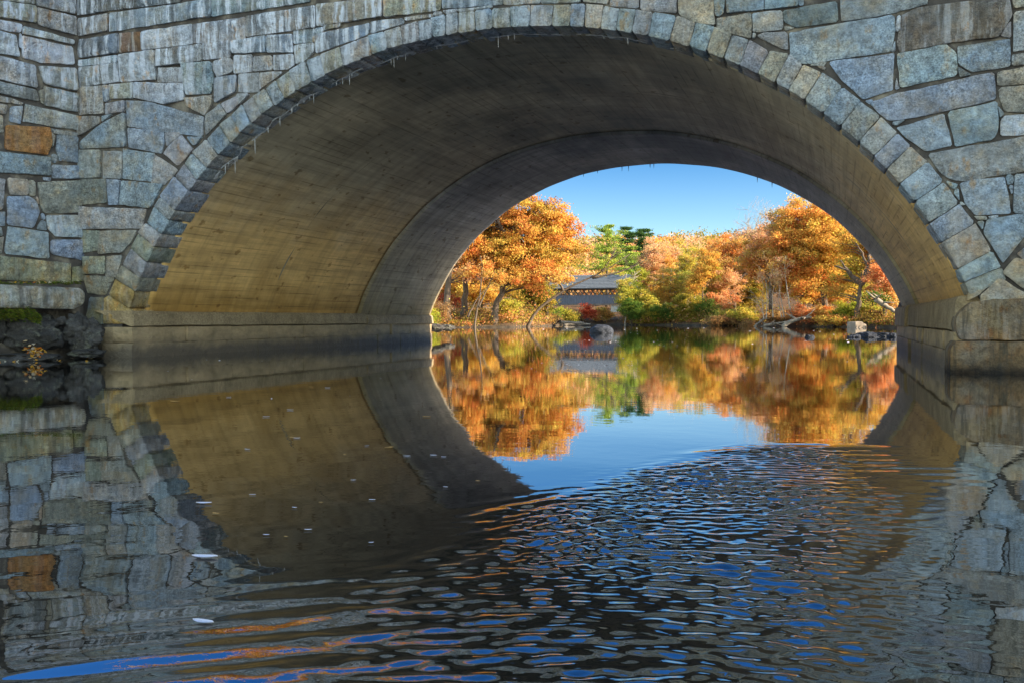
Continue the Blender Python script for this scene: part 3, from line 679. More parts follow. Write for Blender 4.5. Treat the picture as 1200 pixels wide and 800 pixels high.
# ------------------------------------------------------------------ boulders
def rock(name, label, cat, c, r, mat, seed, group=None, rot=0., rough=.26, flat=0., sub=5):
    bm = bmesh.new(); bmesh.ops.create_icosphere(bm, subdivisions=sub, radius=1)
    V = []
    cr, sr = math.cos(rot), math.sin(rot)
    for v in bm.verts:
        p = v.co.copy()
        k = 1 + rough * noise.fractal(p * 1.3 + Vector((seed, 0, 0)), 1, 2, 3) + rough * .3 * noise.fractal(p * 5 + Vector((0, seed, 0)), 1, 2, 3)
        q = -abs(noise.noise(p * 1.9 + Vector((seed, 2, 1)))) * rough * 1.3 - abs(noise.noise(p * 4.3 + Vector((seed, 5, 1)))) * rough * .5
        p = p * (k + q)
        if flat: p.z = min(p.z, flat + .08 * noise.noise(p * 2 + Vector((seed, 1, 1))))
        x, y, z = p.x * r[0], p.y * r[1], p.z * r[2]
        v.co = (x * cr - y * sr, x * sr + y * cr, z)
    F = [[w.index for w in f.verts] for f in bm.faces]; V = [tuple(v.co) for v in bm.verts]; bm.free()
    o = mesh(name, V, F, mat, None, c, True)
    return tag(o, label, cat, group)

def rockpx(label, x, y, D, rx, ry, mat, seed, dep=1., group='dark rocks at the foot of the wing wall', name='boulder', rot=YAW, **k):
    s = D / FPX
    return rock(name, label, 'rock', at(x, y, D), (rx * s, max(rx, ry) * s * dep, ry * s), mat, seed, group, rot, **k)
G1 = 'dark rocks at the foot of the wing wall'
rockpx('dark jagged boulder under the mossy granite block', 40, 391, 15.6, 36, 24, MDARK, 3, .8, G1)
rockpx('small dark boulder at the picture edge under the moss', -8, 388, 15.4, 20, 22, MDARK, 9, .8, G1)
rockpx('low wet slab at the waterline carrying orange fallen leaves', 20, 421, 14.9, 52, 13, MDARK, 14, .7, G1, flat=.5)
rockpx('rubbly rock mass between granite block and arch footing', 97, 392, 15.75, 25, 23, MDARK, 21, .8, G1, rough=.34)
rockpx('small flat stone at the water edge beside the arch footing', 103, 414, 15.5, 22, 6, MDARK, 26, .8, G1)
rockpx('fist sized stone wedged under the granite block', 72, 376, 15.6, 6, 5, MDARK, 31, 1, G1)
rockpx('rounded dome of blue grey rock alone in the calm water', 705, 388, 43, 14.5, 8.5, MROCK, 41, 1, None, 'river_rock', rough=.1, flat=.86)
G2 = 'rocks breaking the water before the right bank'
rockpx('small pointed dark rock alone, left of the flat rocks', 949, 396, 32.5, 6, 4.5, MROCK, 45, 1, G2, 'river_rock')
rockpx('leftmost low rock of the row by the right footing', 1000, 396.5, 33, 9, 5.5, MROCK, 51, 1, G2, 'river_rock')
rockpx('low flat rock in the middle of the row, in front', 1018, 397, 33, 12, 7, MROCK, 56, 1, G2, 'river_rock')
rockpx('tallest slab shaped rock of the row by the right footing', 1032, 394, 34, 12, 8.5, MROCK, 62, 1, G2, 'river_rock', flat=.5)
rockpx('rock touching the right footing, last of the row', 1047, 396.5, 33, 9, 7, MROCK, 67, 1, G2, 'river_rock')
rockpx('wide sunken rock showing a low back behind the row', 1016, 392.5, 37, 12, 4.5, MROCK, 71, 1, G2, 'river_rock')
G3 = 'bank stones beyond the left footing'
rockpx('grey stone at the far end of the left footing', 510, 384, 31, 12, 5, MDARK, 75, 1, G3, 'bank_stone')
rockpx('flat pale stone right of the far end of the left footing', 524, 384, 34, 10, 4, MDARK, 79, 1, G3, 'bank_stone')
rockpx('tall dark slab leaning against the far end of the right footing', 1060, 368, 24.6, 5, 22, MDARK, 83, .8, None, 'bank_stone', rough=.15)

# moss and fallen leaves on the rocks
rg = np.random.default_rng(5)
def quads(C, N, sx, sy, ang):
    """one quad per row: centres C, normals N, half sizes sx, sy, spin ang"""
    N = N / (np.linalg.norm(N, axis=1, keepdims=True) + 1e-9)
    a = np.cross(N, np.array([.3, .2, .93])); a /= (np.linalg.norm(a, axis=1, keepdims=True) + 1e-9)
    b = np.cross(N, a)
    u = a * np.cos(ang)[:, None] + b * np.sin(ang)[:, None]; v = np.cross(N, u)
    u = u * sx[:, None]; v = v * sy[:, None]
    V = np.stack([C - u, C - v * .9 + u * .15, C + u, C + v * .9 + u * .15], 1).reshape(-1, 3)
    return V, np.arange(len(C) * 4).reshape(-1, 4)
pts = []
for i in range(1500):
    px = rg.uniform(-12, 48); py = 368 + rg.normal(0, 3.2) + (px > 30) * (px - 30) * .35
    pts.append(at(px, py, 15.05 + rg.uniform(-.12, .12)))
pts += [at(rg.uniform(-5, 95), 331.5 + rg.normal(0, 1), 15.1 + rg.uniform(-.05, .2)) for i in range(260)]
pts = np.array(pts)
N = rg.normal(size=(len(pts), 3)); N[:, 2] *= .35
V, F = quads(pts, N, rg.uniform(.004, .01, len(pts)), rg.uniform(.02, .05, len(pts)), rg.uniform(1.2, 1.9, len(pts)))
pal = np.array([(.06, .1, .012), (.11, .14, .015), (.15, .15, .02), (.08, .075, .02)])
o = mesh('moss', V, F, MLEAF, smooth=False, cols=np.repeat(pal[rg.integers(0, 4, len(pts))], 4, 0))
tag(o, 'green moss and grass on the rocks below the wing wall', 'moss', kind='stuff')
pts = np.array([at(rg.normal(40, 5), rg.normal(411, 4), 14.55 + rg.uniform(-.1, .1)) for i in range(70)] + [onwater(rg.uniform(-5, 112), rg.normal(420, 2.2), .006) for i in range(34)] + [at(rg.uniform(0, 60), 331, 15.05) for i in range(14)])
N = rg.normal(size=(len(pts), 3)) * .35 + np.array([.1, -.3, 1])
V, F = quads(pts, N, rg.uniform(.02, .045, len(pts)), rg.uniform(.015, .035, len(pts)), rg.uniform(0, 6, len(pts)))
pal = np.array([(.6, .3, .04), (.6, .18, .02), (.62, .42, .2), (.5, .42, .3)])
o = mesh('fallen_leaves', V, F, MLEAF, smooth=False, cols=np.repeat(pal[rg.choice(4, len(pts), p=[.45, .25, .15, .15])], 4, 0))
tag(o, 'orange fallen leaves caught on the wet rocks at the waterline', 'fallen leaves', kind='stuff')

# ------------------------------------------------------------------ terrain
NODE = [(-180, 130), (-120, 40), (-80, 19), (-45, 18.5), (-27, 18.5), (-24.5, 40), (-8, 66), (-4, 69), (0, 72), (2.2, 82), (3.2, 96), (5.5, 100), (8, 96), (12, 91), (16, 86),
        (20, 77), (23.5, 70), (25, 40), (30, 16), (31.5, 13.5), (60, 11), (120, 40), (180, 130)]
NA = np.array([n[0] for n in NODE], float); NR = np.array([n[1] for n in NODE], float)
def wobble(x, y, f, s=0.):
    return np.sin(x * f + 1.3 + s) * np.cos(y * f * 1.1 + .4 + s) + .5 * np.sin(x * f * 2.3 + y * f * 1.7 + s)
def ground(x, y):
    x = np.asarray(x, float); y = np.asarray(y, float)
    dx, dy = x - CAM[0], y - CAM[1]
    r = np.hypot(dx, dy); az = np.degrees(np.arctan2(dx * RT[0] + dy * RT[1], dx * FW[0] + dy * FW[1]))
    Rs = np.interp(az, NA, NR) + .6 * wobble(x, y, .35)
    d = r - Rs
    z = np.where(d < 0, np.maximum(-1.3, d * .25), 0)
    up = np.clip(d, 0, None)
    z = z + np.where(d >= 0, .55 * (1 - np.exp(-up / 1.2)) + .035 * up * (1 + .35 * np.clip((az - 4) / 16, 0, 1.4)), 0)
    z = z + 40 * np.exp(-((x - 46) / 16) ** 2 - ((y + 7) / 17) ** 2) * np.clip(up / 8, 0, 1)  # unseen ridge added on the right bank to keep sun off the bridge face
    hill = np.clip((r - 150) / 150, 0, 1); hill = hill * hill * (3 - 2 * hill)
    z = z + hill * (9 + 4 * np.sin(np.radians(az) * 5 + 1))
    z = np.where((np.abs(az) > 60) & (x < 8), np.minimum(z, 1.6 + .01 * up), z)
    return z + np.where(d > .5, .12 * wobble(x, y, .9, 2), 0)
rr = np.concatenate([[0.5, 6, 9], np.arange(10, 30, .5), np.arange(30, 64, 2), np.arange(64, 112, .6), np.geomspace(113, 1600, 60)])
aa = np.radians(np.concatenate([np.arange(-180, -50, 5.), np.arange(-50, -10, 1.5), np.arange(-10, 28, .4), np.arange(28, 62, 1.5), np.arange(62, 180.1, 5.)]))
Rm, Am = np.meshgrid(rr, aa, indexing='ij')
X = CAM[0] + Rm * (np.cos(Am) * FW[0] + np.sin(Am) * RT[0]); Y = CAM[1] + Rm * (np.cos(Am) * FW[1] + np.sin(Am) * RT[1])
Z = ground(X, Y)
na = len(aa); I = np.arange((len(rr) - 1) * na).reshape(len(rr) - 1, na)[:, :-1].ravel()
F = np.stack([I, I + 1, I + na + 1, I + na], 1)
o = mesh('terrain', np.stack([X, Y, Z], -1).reshape(-1, 3), F[:, ::-1], MGROUND)
tag(o, kind='structure')

# ------------------------------------------------------------------ water: one sheet, finer near the camera where the ripples run
def axis(a, b, st, lo, hi, gr=1.09):
    c = list(np.arange(a, b, st)); l = []; s = st; x = a
    while x > lo: s *= gr; x -= s; l.append(x)
    h_ = []; s = st; x = c[-1]
    while x < hi: s *= gr; x += s; h_.append(x)
    return np.array(l[::-1] + c + h_)
ax = axis(2.2, 6.9, .0095, -420, 420); ay = axis(-12.4, -4.6, .012, -160, 460)
Xw, Yw = np.meshgrid(ax, ay, indexing='ij')
def ripples(x, y):
    # a boat's wash: a long tongue of crossing wavelets that fades outwards
    u = x - 4.48 - .13 * (y + 10.3) + .1 * np.clip(-10.4 - y, 0, 2) ** 1.5; v = y + 10.3
    wx = .05 * np.sin(3.1 * y + 1.7 * x) + .03 * np.sin(7.3 * y - 2.2 * x + 1)
    uu, vv = (u + wx) / .78, v / 2.6
    r = np.sqrt(uu ** 2 + vv ** 2) + 1e-6
    d = (1 - r) / np.sqrt((uu / .78) ** 2 + (vv / 2.6) ** 2) * r        # metres inside the rim of the wash
    d = d * (1 + 0 * x) - .05 * np.clip(-9.9 - y, 0, 2) * np.sin(2.6 * y + 1.) + .03 * np.sin(5 * y + 2 * x) + .015 * np.sin(13 * x + 4 * y)
    env = 1 / (1 + np.exp(-(d - .1) / .035))
    inner = 1 / (1 + np.exp(-(d - .2) / .07)) * np.clip(.75 + .45 * np.sin(4.3 * x + 2.2 * y) * np.sin(3.1 * y + .7), .2, 1.2)
    lam = .13 + .05 * np.clip((-9.6 - y) / 1.8, 0, 1)
    amp = (.0019 + .0042 * np.clip((-9.6 - y) / 1.8, 0, 1)) * np.clip(.45 + .55 * np.sin(3.1 * y + 5 * x) + .4 * np.sin(7.7 * y - 3 * x), 0, 1.3)
    amp = amp / (1 + np.exp(np.clip((-10.75 - y) / .1, -40, 40)))
    z = amp * np.sin(2 * np.pi * d / lam + .5 * np.sin(2.3 * y)) * env * np.exp(-(np.clip(d - .12, 0, None) / (.2 + .3 * np.clip((-9.6 - y) / 1.8, 0, 1))) ** 2)
    rs = np.random.default_rng(11)
    for i in range(90):
        cx, cy = rs.uniform(3.9, 5.15), rs.uniform(-11.7, -8.0); a = rs.normal(1.57 + .7 - .55 * (cx - 3.9), .42); lam = rs.uniform(.05, .12) * (1 if cy > -10 else .7)
        kx, ky = np.cos(a) * 2 * np.pi / lam, np.sin(a) * 2 * np.pi / lam
        ph = rs.uniform(0, 6.28)
        g = np.exp(-((x - cx) / .34) ** 2 - ((y - cy) / .8) ** 2) * (.25 if cx < 4.25 and cy < -10.4 else 1)
        z = z + .07 * lam / 6.28 * np.sin(kx * x + ky * y + ph + .7 * np.sin(4 * x + 2.5 * y + ph)) * g * inner
    for i in range(150):                                # short cat's-paw wavelets riding on the wash
        cx, cy = rs.uniform(4.1, 5.15), rs.uniform(-11.6, -7.9); a = rs.normal(1.57 + .5 - .4 * (cx - 4), .5); lam = rs.uniform(.03, .065)
        kx, ky = np.cos(a) * 2 * np.pi / lam, np.sin(a) * 2 * np.pi / lam
        ph = rs.uniform(0, 6.28)
        g = np.exp(-((x - cx) / .2) ** 2 - ((y - cy) / .5) ** 2)
        z = z + .105 * lam / 6.28 * np.sin(kx * x + ky * y + ph + 1.1 * np.sin(6 * x + 4 * y + ph)) * g * inner
    k1 = np.array([-.69, .72]) ; q = x * k1[0] + y * k1[1]                # smooth wake crests sweeping to the lower left
    fl = np.exp(-((x - 3.95 - .1 * (y + 10.8)) / .3) ** 2 - ((y + 11.35) / .62) ** 2)
    z = z + .0038 * np.sin(2 * np.pi * (q + .06 * np.sin(2.2 * x + 1.3 * y)) / .15) * fl * np.clip(.85 + .3 * np.sin(2 * x + 2.6 * y), .4, 1.2)
    ee = np.array([.86, .51]); nn = np.array([-.51, .86])               # one taller crest leads the wash, short parallel waves behind it
    a_ = (x - 4.72) * ee[0] + (y + 7.98) * ee[1]; c_ = (x - 4.72) * nn[0] + (y + 7.98) * nn[1] + .16 * a_ ** 2
    z = z + .0068 * np.exp(-(c_ / .06) ** 2) * np.exp(-(a_ / .5) ** 4)
    a_ = (x - 5.12) * .943 + (y + 8.3) * .333; c_ = -(x - 5.12) * .333 + (y + 8.3) * .943
    z = z + .0022 * np.sin(2 * np.pi * c_ / .16 + 1.2 * a_) * np.exp(-(a_ / .2) ** 2 - (c_ / .4) ** 2)
    # long lazy swell that only bends the reflections
    near = np.exp(-((y + 11.6) / 1.6) ** 2)
    z = z + near * (.0007 * np.sin(9 * y + 2.5 * x + .9 * np.sin(2.1 * x)) + .0005 * np.sin(15 * y - 4 * x + 1.1 * np.sin(3 * x + y)))
    z = z + .0004 * np.sin(5.2 * y + 1.1 * x + .8 * np.sin(1.4 * x)) * np.exp(-((y + 9.5) / 3.2) ** 2)
    return z, inner
fade = np.clip((Xw - 2.2) / .4, 0, 1) * np.clip((6.9 - Xw) / .4, 0, 1) * np.clip((-4.6 - Yw) / 1.2, 0, 1) * np.clip((Yw + 12.4) / .3, 0, 1)
m = fade > 0
Zw = np.zeros_like(Xw); zr, wr = ripples(Xw[m], Yw[m]); Zw[m] = zr * fade[m]; Ww = np.zeros_like(Xw); Ww[m] = wr * fade[m]
ny = len(ay); I = np.arange((len(ax) - 1) * ny).reshape(len(ax) - 1, ny)[:, :-1].ravel()
F = np.stack([I, I + ny, I + ny + 1, I + 1], 1)
o = mesh('river_water', np.stack([Xw, Yw, Zw], -1).reshape(-1, 3), F, MWATER, fa={'wash': Ww.ravel()})
tag(o, kind='structure')

# leaves and flecks afloat
MFL = m_plain('pale_leaf', (.45, .36, .33), (.75, .7, .72), 20)
def float_leaf(label, x, y, w, group, curl=.25, name='floating_leaf', src=None):
    p = onwater(x, y, .003)
    if src: o = src.copy(); COL.objects.link(o)
    else:
        V = []; F = []; n = 10
        for i in range(n + 1):
            a = -1 + 2 * i / n; h_ = .33 * (1 - a * a) ** .7
            for k in (-1, -.5, 0, .5, 1): V.append((a, h_ * k, curl * (k * k * .35 + .25 * a * a)))
        for i in range(n):
            for k in range(4):
                q = i * 5 + k; F.append((q, q + 5, q + 6, q + 1))
        o = mesh(name, V, F, MFL, None, (0, 0, 0))
    dist = np.linalg.norm(p - CAM); s = w * dist / FPX / 2
    o.scale = (s, s * rnd.uniform(.8, 1.3), s); o.location = p; o.rotation_euler = (0, 0, YAW + rnd.uniform(-.4, .4))
    tag(o, label, 'leaf', group)
    return o
l0 = float_leaf('largest pale curled leaf afloat on the reflected ring of stones', 240, 652, 30, 'leaves afloat')
float_leaf('pale curled leaf afloat below the reflected wall, nearest to the camera', 238, 728, 28, 'leaves afloat', src=l0)
float_leaf('thin pale leaf afloat where the reflected ring meets the vault', 239, 589, 18, 'leaves afloat', src=l0)
MFO = m_plain('orange_leaf', (.45, .2, .04), (.62, .36, .12), 20)
flk = [(253, 601), (296, 579), (312, 626), (335, 628), (361, 620), (345, 594), (376, 588), (435, 635), (348, 513), (455, 524), (477, 534), (436, 585), (458, 523), (430, 522), (508, 533), (404, 532), (414, 562), (522, 570), (560, 563), (520, 535), (340, 480), (365, 453), (384, 454), (312, 488), (343, 512), (268, 465), (290, 526), (500, 488)]
l1 = float_leaf('small orange leaf afloat below the left footing, alone on the dark water', 205, 470, 12, 'leaves afloat')
l1.data = l1.data.copy(); l1.data.materials.clear(); l1.data.materials.append(MFO)
for i, (x, y) in enumerate(flk):
    float_leaf('tiny orange leaf fleck afloat on the dark reflection of the vault' if i % 3 == 0 else 'tiny pale leaf fleck afloat on the dark reflection of the vault', x, y, rnd.uniform(5, 10), 'flecks afloat under the arch', src=l1 if i % 3 == 0 else l0, name='leaf_fleck').name = 'leaf_fleck'
pts = []
for i in range(420):
    x, y = rg.uniform(180, 1050), 384 + rg.exponential(16)
    if rg.random() < .45: x, y = rg.normal(700, 45), rg.uniform(398, 436)
    if y < 384 or (y < 412 and x < 500): continue
    if x > 1045 or y > 520: continue
    pts.append(onwater(x, y, .004))
pts = np.array(pts); dd = np.linalg.norm(pts - CAM, axis=1)
V, F = quads(pts, np.tile([0, 0, 1.], (len(pts), 1)) + rg.normal(size=(len(pts), 3)) * .12, rg.uniform(.6, 1.6, len(pts)) * dd / FPX, rg.uniform(.5, 1.6, len(pts)) * dd / FPX, rg.uniform(0, 6, len(pts)))
o = mesh('floating_debris', V, F, MFL, smooth=False); tag(o, 'pale specks of leaf and foam drifting on the far calm water', 'debris', kind='stuff')

# ------------------------------------------------------------------ covered bridge in the distance
D = 128.; s = D / FPX
org = at(690, 356, D)
cb = tag(empty('covered_bridge', org), 'weathered covered timber bridge with open lattice sides, far behind the trees', 'covered bridge')
ang = -.38
ex = RT * math.cos(ang) + FW * math.sin(ang); ey = -RT * math.sin(ang) + FW * math.cos(ang)
def CB(p): return tuple(ex * p[0] + ey * p[1] + UPV * p[2])
x0, x1 = (600 - 690) * s, (756 - 690) * s
MWOOD = m_plain('weathered_boards', (.05, .054, .068), (.12, .13, .165), 3, (9, 9, .5))
MTIM = m_plain('dark_timber', (.07, .055, .05), (.16, .13, .11), 4)
MSHG = m_plain('grey_shingles', (.055, .058, .06), (.12, .125, .13), 3, (1, 1, 6))
bd = Buf(); x = x0
while x < x1 - .5:
    w = rnd.uniform(.2, .3); bd.box((x, rnd.uniform(-.03, .0), -.02 + rnd.uniform(-.05, .03)), (x + w - .02, .06, 1.15 + rnd.uniform(-.03, .03)), M=CB); x += w
bd.build('siding', MWOOD, cb, smooth=False)
bd = Buf(); bd.box((x0, .08, 0), (x1 - .6, 5, .3), M=CB); bd.box((x0, -.02, -.22), (x1 - .6, .3, -.03), M=CB); bd.build('floor_beam', MTIM, cb, smooth=False)
bd = Buf()
for yy, stp in ((.15, .62), (4.7, 1.3)):
    x = x0
    while x < x1 - .8:
        for sg in (1, -1):
            a = [(x - .07, yy + .05 * sg, 1.0), (x + .07, yy + .05 * sg, 1.0), (x + .07 + sg * 1.0, yy + .05 * sg, 2.2), (x - .07 + sg * 1.0, yy + .05 * sg, 2.2)]
            b_ = [(p[0], p[1] + .07, p[2]) for p in a]
            bd.add([CB(p) for p in a + b_], [(0, 1, 2, 3), (7, 6, 5, 4), (0, 4, 5, 1), (1, 5, 6, 2), (2, 6, 7, 3), (3, 7, 4, 0)])
        x += stp
    bd.box((x0, yy - .06, 2.0), (x1 - .6, yy + .2, 2.35), M=CB)
bd.build('lattice_truss', MTIM, cb, smooth=False)
bd = Buf()
a = [(x0, -.65, 2.12), (x1 + .55, -.65, 2.12), (x1 - .25, 2.5, 4.05), (x0, 2.5, 4.05)]
for k in range(9):
    f0, f1 = k / 9, (k + 1) / 9
    q = [tuple(np.array(a[0]) * (1 - f) + np.array(a[3]) * f) for f in (f0, f1)]; w = [tuple(np.array(a[1]) * (1 - f) + np.array(a[2]) * f) for f in (f0, f1)]
    up = .05
    bd.add([CB((q[0][0], q[0][1], q[0][2] + up)), CB((w[0][0], w[0][1], w[0][2] + up)), CB(w[1]), CB(q[1]), CB((q[0][0], q[0][1], q[0][2] - .08)), CB((w[0][0], w[0][1], w[0][2] - .08))], [(0, 1, 2, 3), (4, 5, 1, 0)])
bd.add([CB((x0, 5.6, 2.12)), CB((x1 + .55, 5.6, 2.12)), CB((x1 - .25, 2.5, 4.0)), CB((x0, 2.5, 4.0)), CB((x0, -.6, 2.05)), CB((x1 + .5, -.6, 2.05)), CB((x1 + .5, 5.6, 2.05)), CB((x0, 5.6, 2.05))], [(0, 3, 2, 1), (4, 7, 6, 5), (1, 2, 5), (1, 5, 6)])
bd.build('roof', MSHG, cb, smooth=False)
bd = Buf(); bd.box((x1 - .75, .0, .0), (x1 - .55, 4.9, 2.1), M=CB); bd.build('portal_wall', MWOOD, cb, smooth=False)
bd = Buf()
for xx in ((722 - 690) * s,): bd.box((xx - .7, .2, -3.2), (xx + .9, 4.8, -.25), TINT['g'], M=CB)
bd.build('stone_pier', MST, cb, smooth=False)

# ------------------------------------------------------------------ trees
PAL = dict(
    gold=[(0.66, 0.354, 0.072), (0.68, 0.437, 0.082), (0.6, 0.291, 0.057), (0.5, 0.333, 0.062)],
    oak=[(0.62, 0.281, 0.057), (0.66, 0.364, 0.072), (0.52, 0.208, 0.052), (0.42, 0.27, 0.052), (0.58, 0.395, 0.072)],
    coral=[(0.7, 0.312, 0.122), (0.68, 0.25, 0.082), (0.7, 0.374, 0.172), (0.6, 0.208, 0.072)],
    salmon=[(.68, .36, .19), (.63, .3, .12), (.7, .42, .19), (.58, .36, .14)],
    orange=[(0.68, 0.291, 0.062), (0.66, 0.354, 0.077), (0.6, 0.208, 0.052), (0.64, 0.395, 0.102)],
    red=[(.5, .09, .04), (.55, .15, .06), (.42, .07, .03)],
    yel=[(0.56, 0.437, 0.062), (0.48, 0.416, 0.062), (0.6, 0.416, 0.082), (0.38, 0.354, 0.062)],
    olive=[(.26, .2, .03), (.36, .26, .04), (.2, .18, .025), (.42, .27, .04)],
    yg=[(.3, .3, .035), (.38, .35, .04), (.23, .25, .03), (.44, .36, .05)],
    green=[(.09, .15, .025), (.13, .19, .03), (.2, .23, .035), (.08, .12, .025)],
    brown=[(.27, .15, .06), (.36, .18, .06), (.22, .11, .04), (.42, .25, .09)],
    pine=[(.2, .28, .04), (.28, .34, .05), (.14, .21, .035), (.34, .37, .06)],
    dpine=[(.05, .1, .03), (.08, .14, .035), (.04, .08, .025)])
def smooth_path(pts, n):
    pts = np.array(pts, float)
    if len(pts) < 3:
        t = np.linspace(0, 1, n); return pts[0] * (1 - t)[:, None] + pts[-1] * t[:, None]
    d = np.concatenate([[0], np.cumsum(np.linalg.norm(np.diff(pts, axis=0), axis=1))])
    t = np.linspace(0, d[-1], n)
    q = np.stack([np.interp(t, d, pts[:, k]) for k in range(3)], 1)
    for _ in range(2): q[1:-1] = (q[:-2] + 2 * q[1:-1] + q[2:]) / 4
    return q
NLEAF = 0
def tree(name, label, D, trunks, crowns, pal, r0=.2, leaf=.2, nl=85, cr=.5, group=None, cat='tree', bark=None, limbs=.5, twig=0, seed=None, mat=None, tip=.25, pal2=None, reach=1.):
    """trunks: lists of photo points from the foot up; crowns: (x, y, rx, ry, back, density) in photo pixels at distance D"""
    global NLEAF
    leaf *= .64; nl = int(nl * 1.95)
    r = np.random.default_rng(seed if seed is not None else abs(hash((name, len(label), trunks[0][0]))) % 99999)
    s = D / FPX
    bx, by = trunks[0][0][:2]
    base = at(bx, by, D); gz = float(ground(base[0], base[1])); base = np.array([base[0], base[1], gz])
    root = tag(empty(name, base), label, cat, group)
    tb = Buf(); paths = []
    for tr in trunks:
        P = [at(p[0], p[1], D + (p[2] if len(p) > 2 else 0)) - base for p in tr]
        P = [np.array([P[0][0], P[0][1], min(-.25, P[0][2] - .2)])] + ([P[0]] if P[0][2] > .05 else []) + P[1:] if P[0][2] < .9 else P
        q = smooth_path(P, 14); q[1:-1] += r.normal(0, .03 * r0 / .2, (12, 3))
        L = np.linspace(0, 1, 14); k = 1 if tr is trunks[0] else .7
        rad = r0 * k * (1 - (1 - tip) * L ** .9); rad[0] *= 1.5; rad[1] *= 1.15
        tb.tube(q, rad, 7); paths.append((q, rad))
    allq = np.concatenate([p[0][3:] for p in paths]); allr = np.concatenate([p[1][3:] for p in paths])
    CC = []; cols = []
    P0 = np.array(PAL[pal]); 
    for ci, c in enumerate(crowns):
        cx, cy, rx, ry = c[:4]; back = c[4] if len(c) > 4 else 0; den = c[5] if len(c) > 5 else 1.
        ctr = at(cx, cy, D + back) - base
        n = max(3, int(den * rx * ry * s * s / (cr * cr) * 4.6))
        u = r.normal(size=(n, 3)); u /= np.linalg.norm(u, axis=1)[:, None]
        rad = r.random(n) ** (1 / 2.3)
        w = u * rad[:, None]
        lump = 1 + .22 * np.sin(u[:, 0] * 5 + ci) * np.cos(u[:, 2] * 4.3 + ci * 2)
        w *= lump[:, None]
        dep = max(.75 * max(rx, ry) * s * .9, .4)
        off = RT * (w[:, :1] * rx * s) + FW * (w[:, 1:2] * dep) + UPV * (w[:, 2:] * ry * s)
        pp = ctr + off
        pp = pp[pp[:, 2] > .1]
        CC.append(pp)
        Pc = np.array(PAL[c[6]]) if len(c) > 6 else P0
        cols.append(Pc[r.integers(0, len(Pc), len(pp))])
    CC = np.concatenate(CC) if CC else np.zeros((0, 3)); cols = np.concatenate(cols) if cols else np.zeros((0, 3))
    for i in range(len(CC)):                            # limbs reach from the trunk to the clumps
        if r.random() > limbs: continue
        c = CC[i]; d = np.linalg.norm(allq - c, axis=1) + np.maximum(0, allq[:, 2] - c[2] + .3) * 3
        j = int(d.argmin()); a = allq[j]; L = np.linalg.norm(c - a)
        mid = a * .5 + c * .5 + np.array([0, 0, .08 * L]) + r.normal(0, .07 * L, 3)
        q = smooth_path([a, mid, c], 6)
        q0 = min(allr[j] * .6, .016 * L + .012); tb.tube(q, np.linspace(q0, .012, 6), 4, cap=False)
    for i in range(twig):                               # bare twigs
        j = r.integers(len(allq) // 3, len(allq)); a = allq[j]
        L = r.uniform(.6, 2.2) * reach
        d = np.array([r.normal(0, .8), r.normal(0, .8), r.uniform(.2, 1.2)]); d /= np.linalg.norm(d)
        q = np.array([a + d * L * t + np.array([0, 0, .15 * L * t * t]) + r.normal(0, .04 * L, 3) * (t > 0) for t in np.linspace(0, 1, 6)])
        tb.tube(q, np.linspace(min(allr[j] * .5, .035), .008, 6), 4, cap=False)
        for k in range(3):
            b0 = q[r.integers(2, 5)]; dd = d + r.normal(0, .6, 3); tb.tube([b0, b0 + dd * L * .22, b0 + dd * L * .42 + np.array([0, 0, .1])], [.012, .009, .006], 3, cap=False)
    tb.build('trunk' if cat != 'shrub' else 'stem', bark or MBARK, root)
    if len(CC):
        n = len(CC) * nl; NLEAF += n
        ctr = np.repeat(CC, nl, 0); cc = np.repeat(cols, nl, 0)
        g = r.normal(size=(n, 3)) * np.array([cr, cr, cr * .55]) * np.repeat(r.uniform(.6, 1.25, len(CC)), nl)[:, None] * .62
        Nn = r.normal(size=(n, 3)) + np.array([0, 0, .7])
        V, F = quads(ctr + g, Nn, r.uniform(.6, 1.2, n) * leaf * .62, r.uniform(.6, 1.2, n) * leaf * .46, r.uniform(0, 6.28, n))
        j = np.clip(r.normal(1, .16, (n, 1)), .5, 1.5) * np.clip(r.normal(1, .07, (n, 3)), .7, 1.3)
        mixp = r.random(n) < .22; cc[mixp] = P0[r.integers(0, len(P0), mixp.sum())]
        keep = V.reshape(-1, 4, 3)[:, :, 2].min(1) > -.2
        V = V.reshape(-1, 4, 3)[keep].reshape(-1, 3); col = np.repeat(np.clip(cc * j, 0, .75)[keep], 4, 0)
        mesh('crown' if cat != 'shrub' else 'foliage', V, np.arange(len(V)).reshape(-1, 4), mat or MLEAF, root, smooth=False, cols=col)
    return root

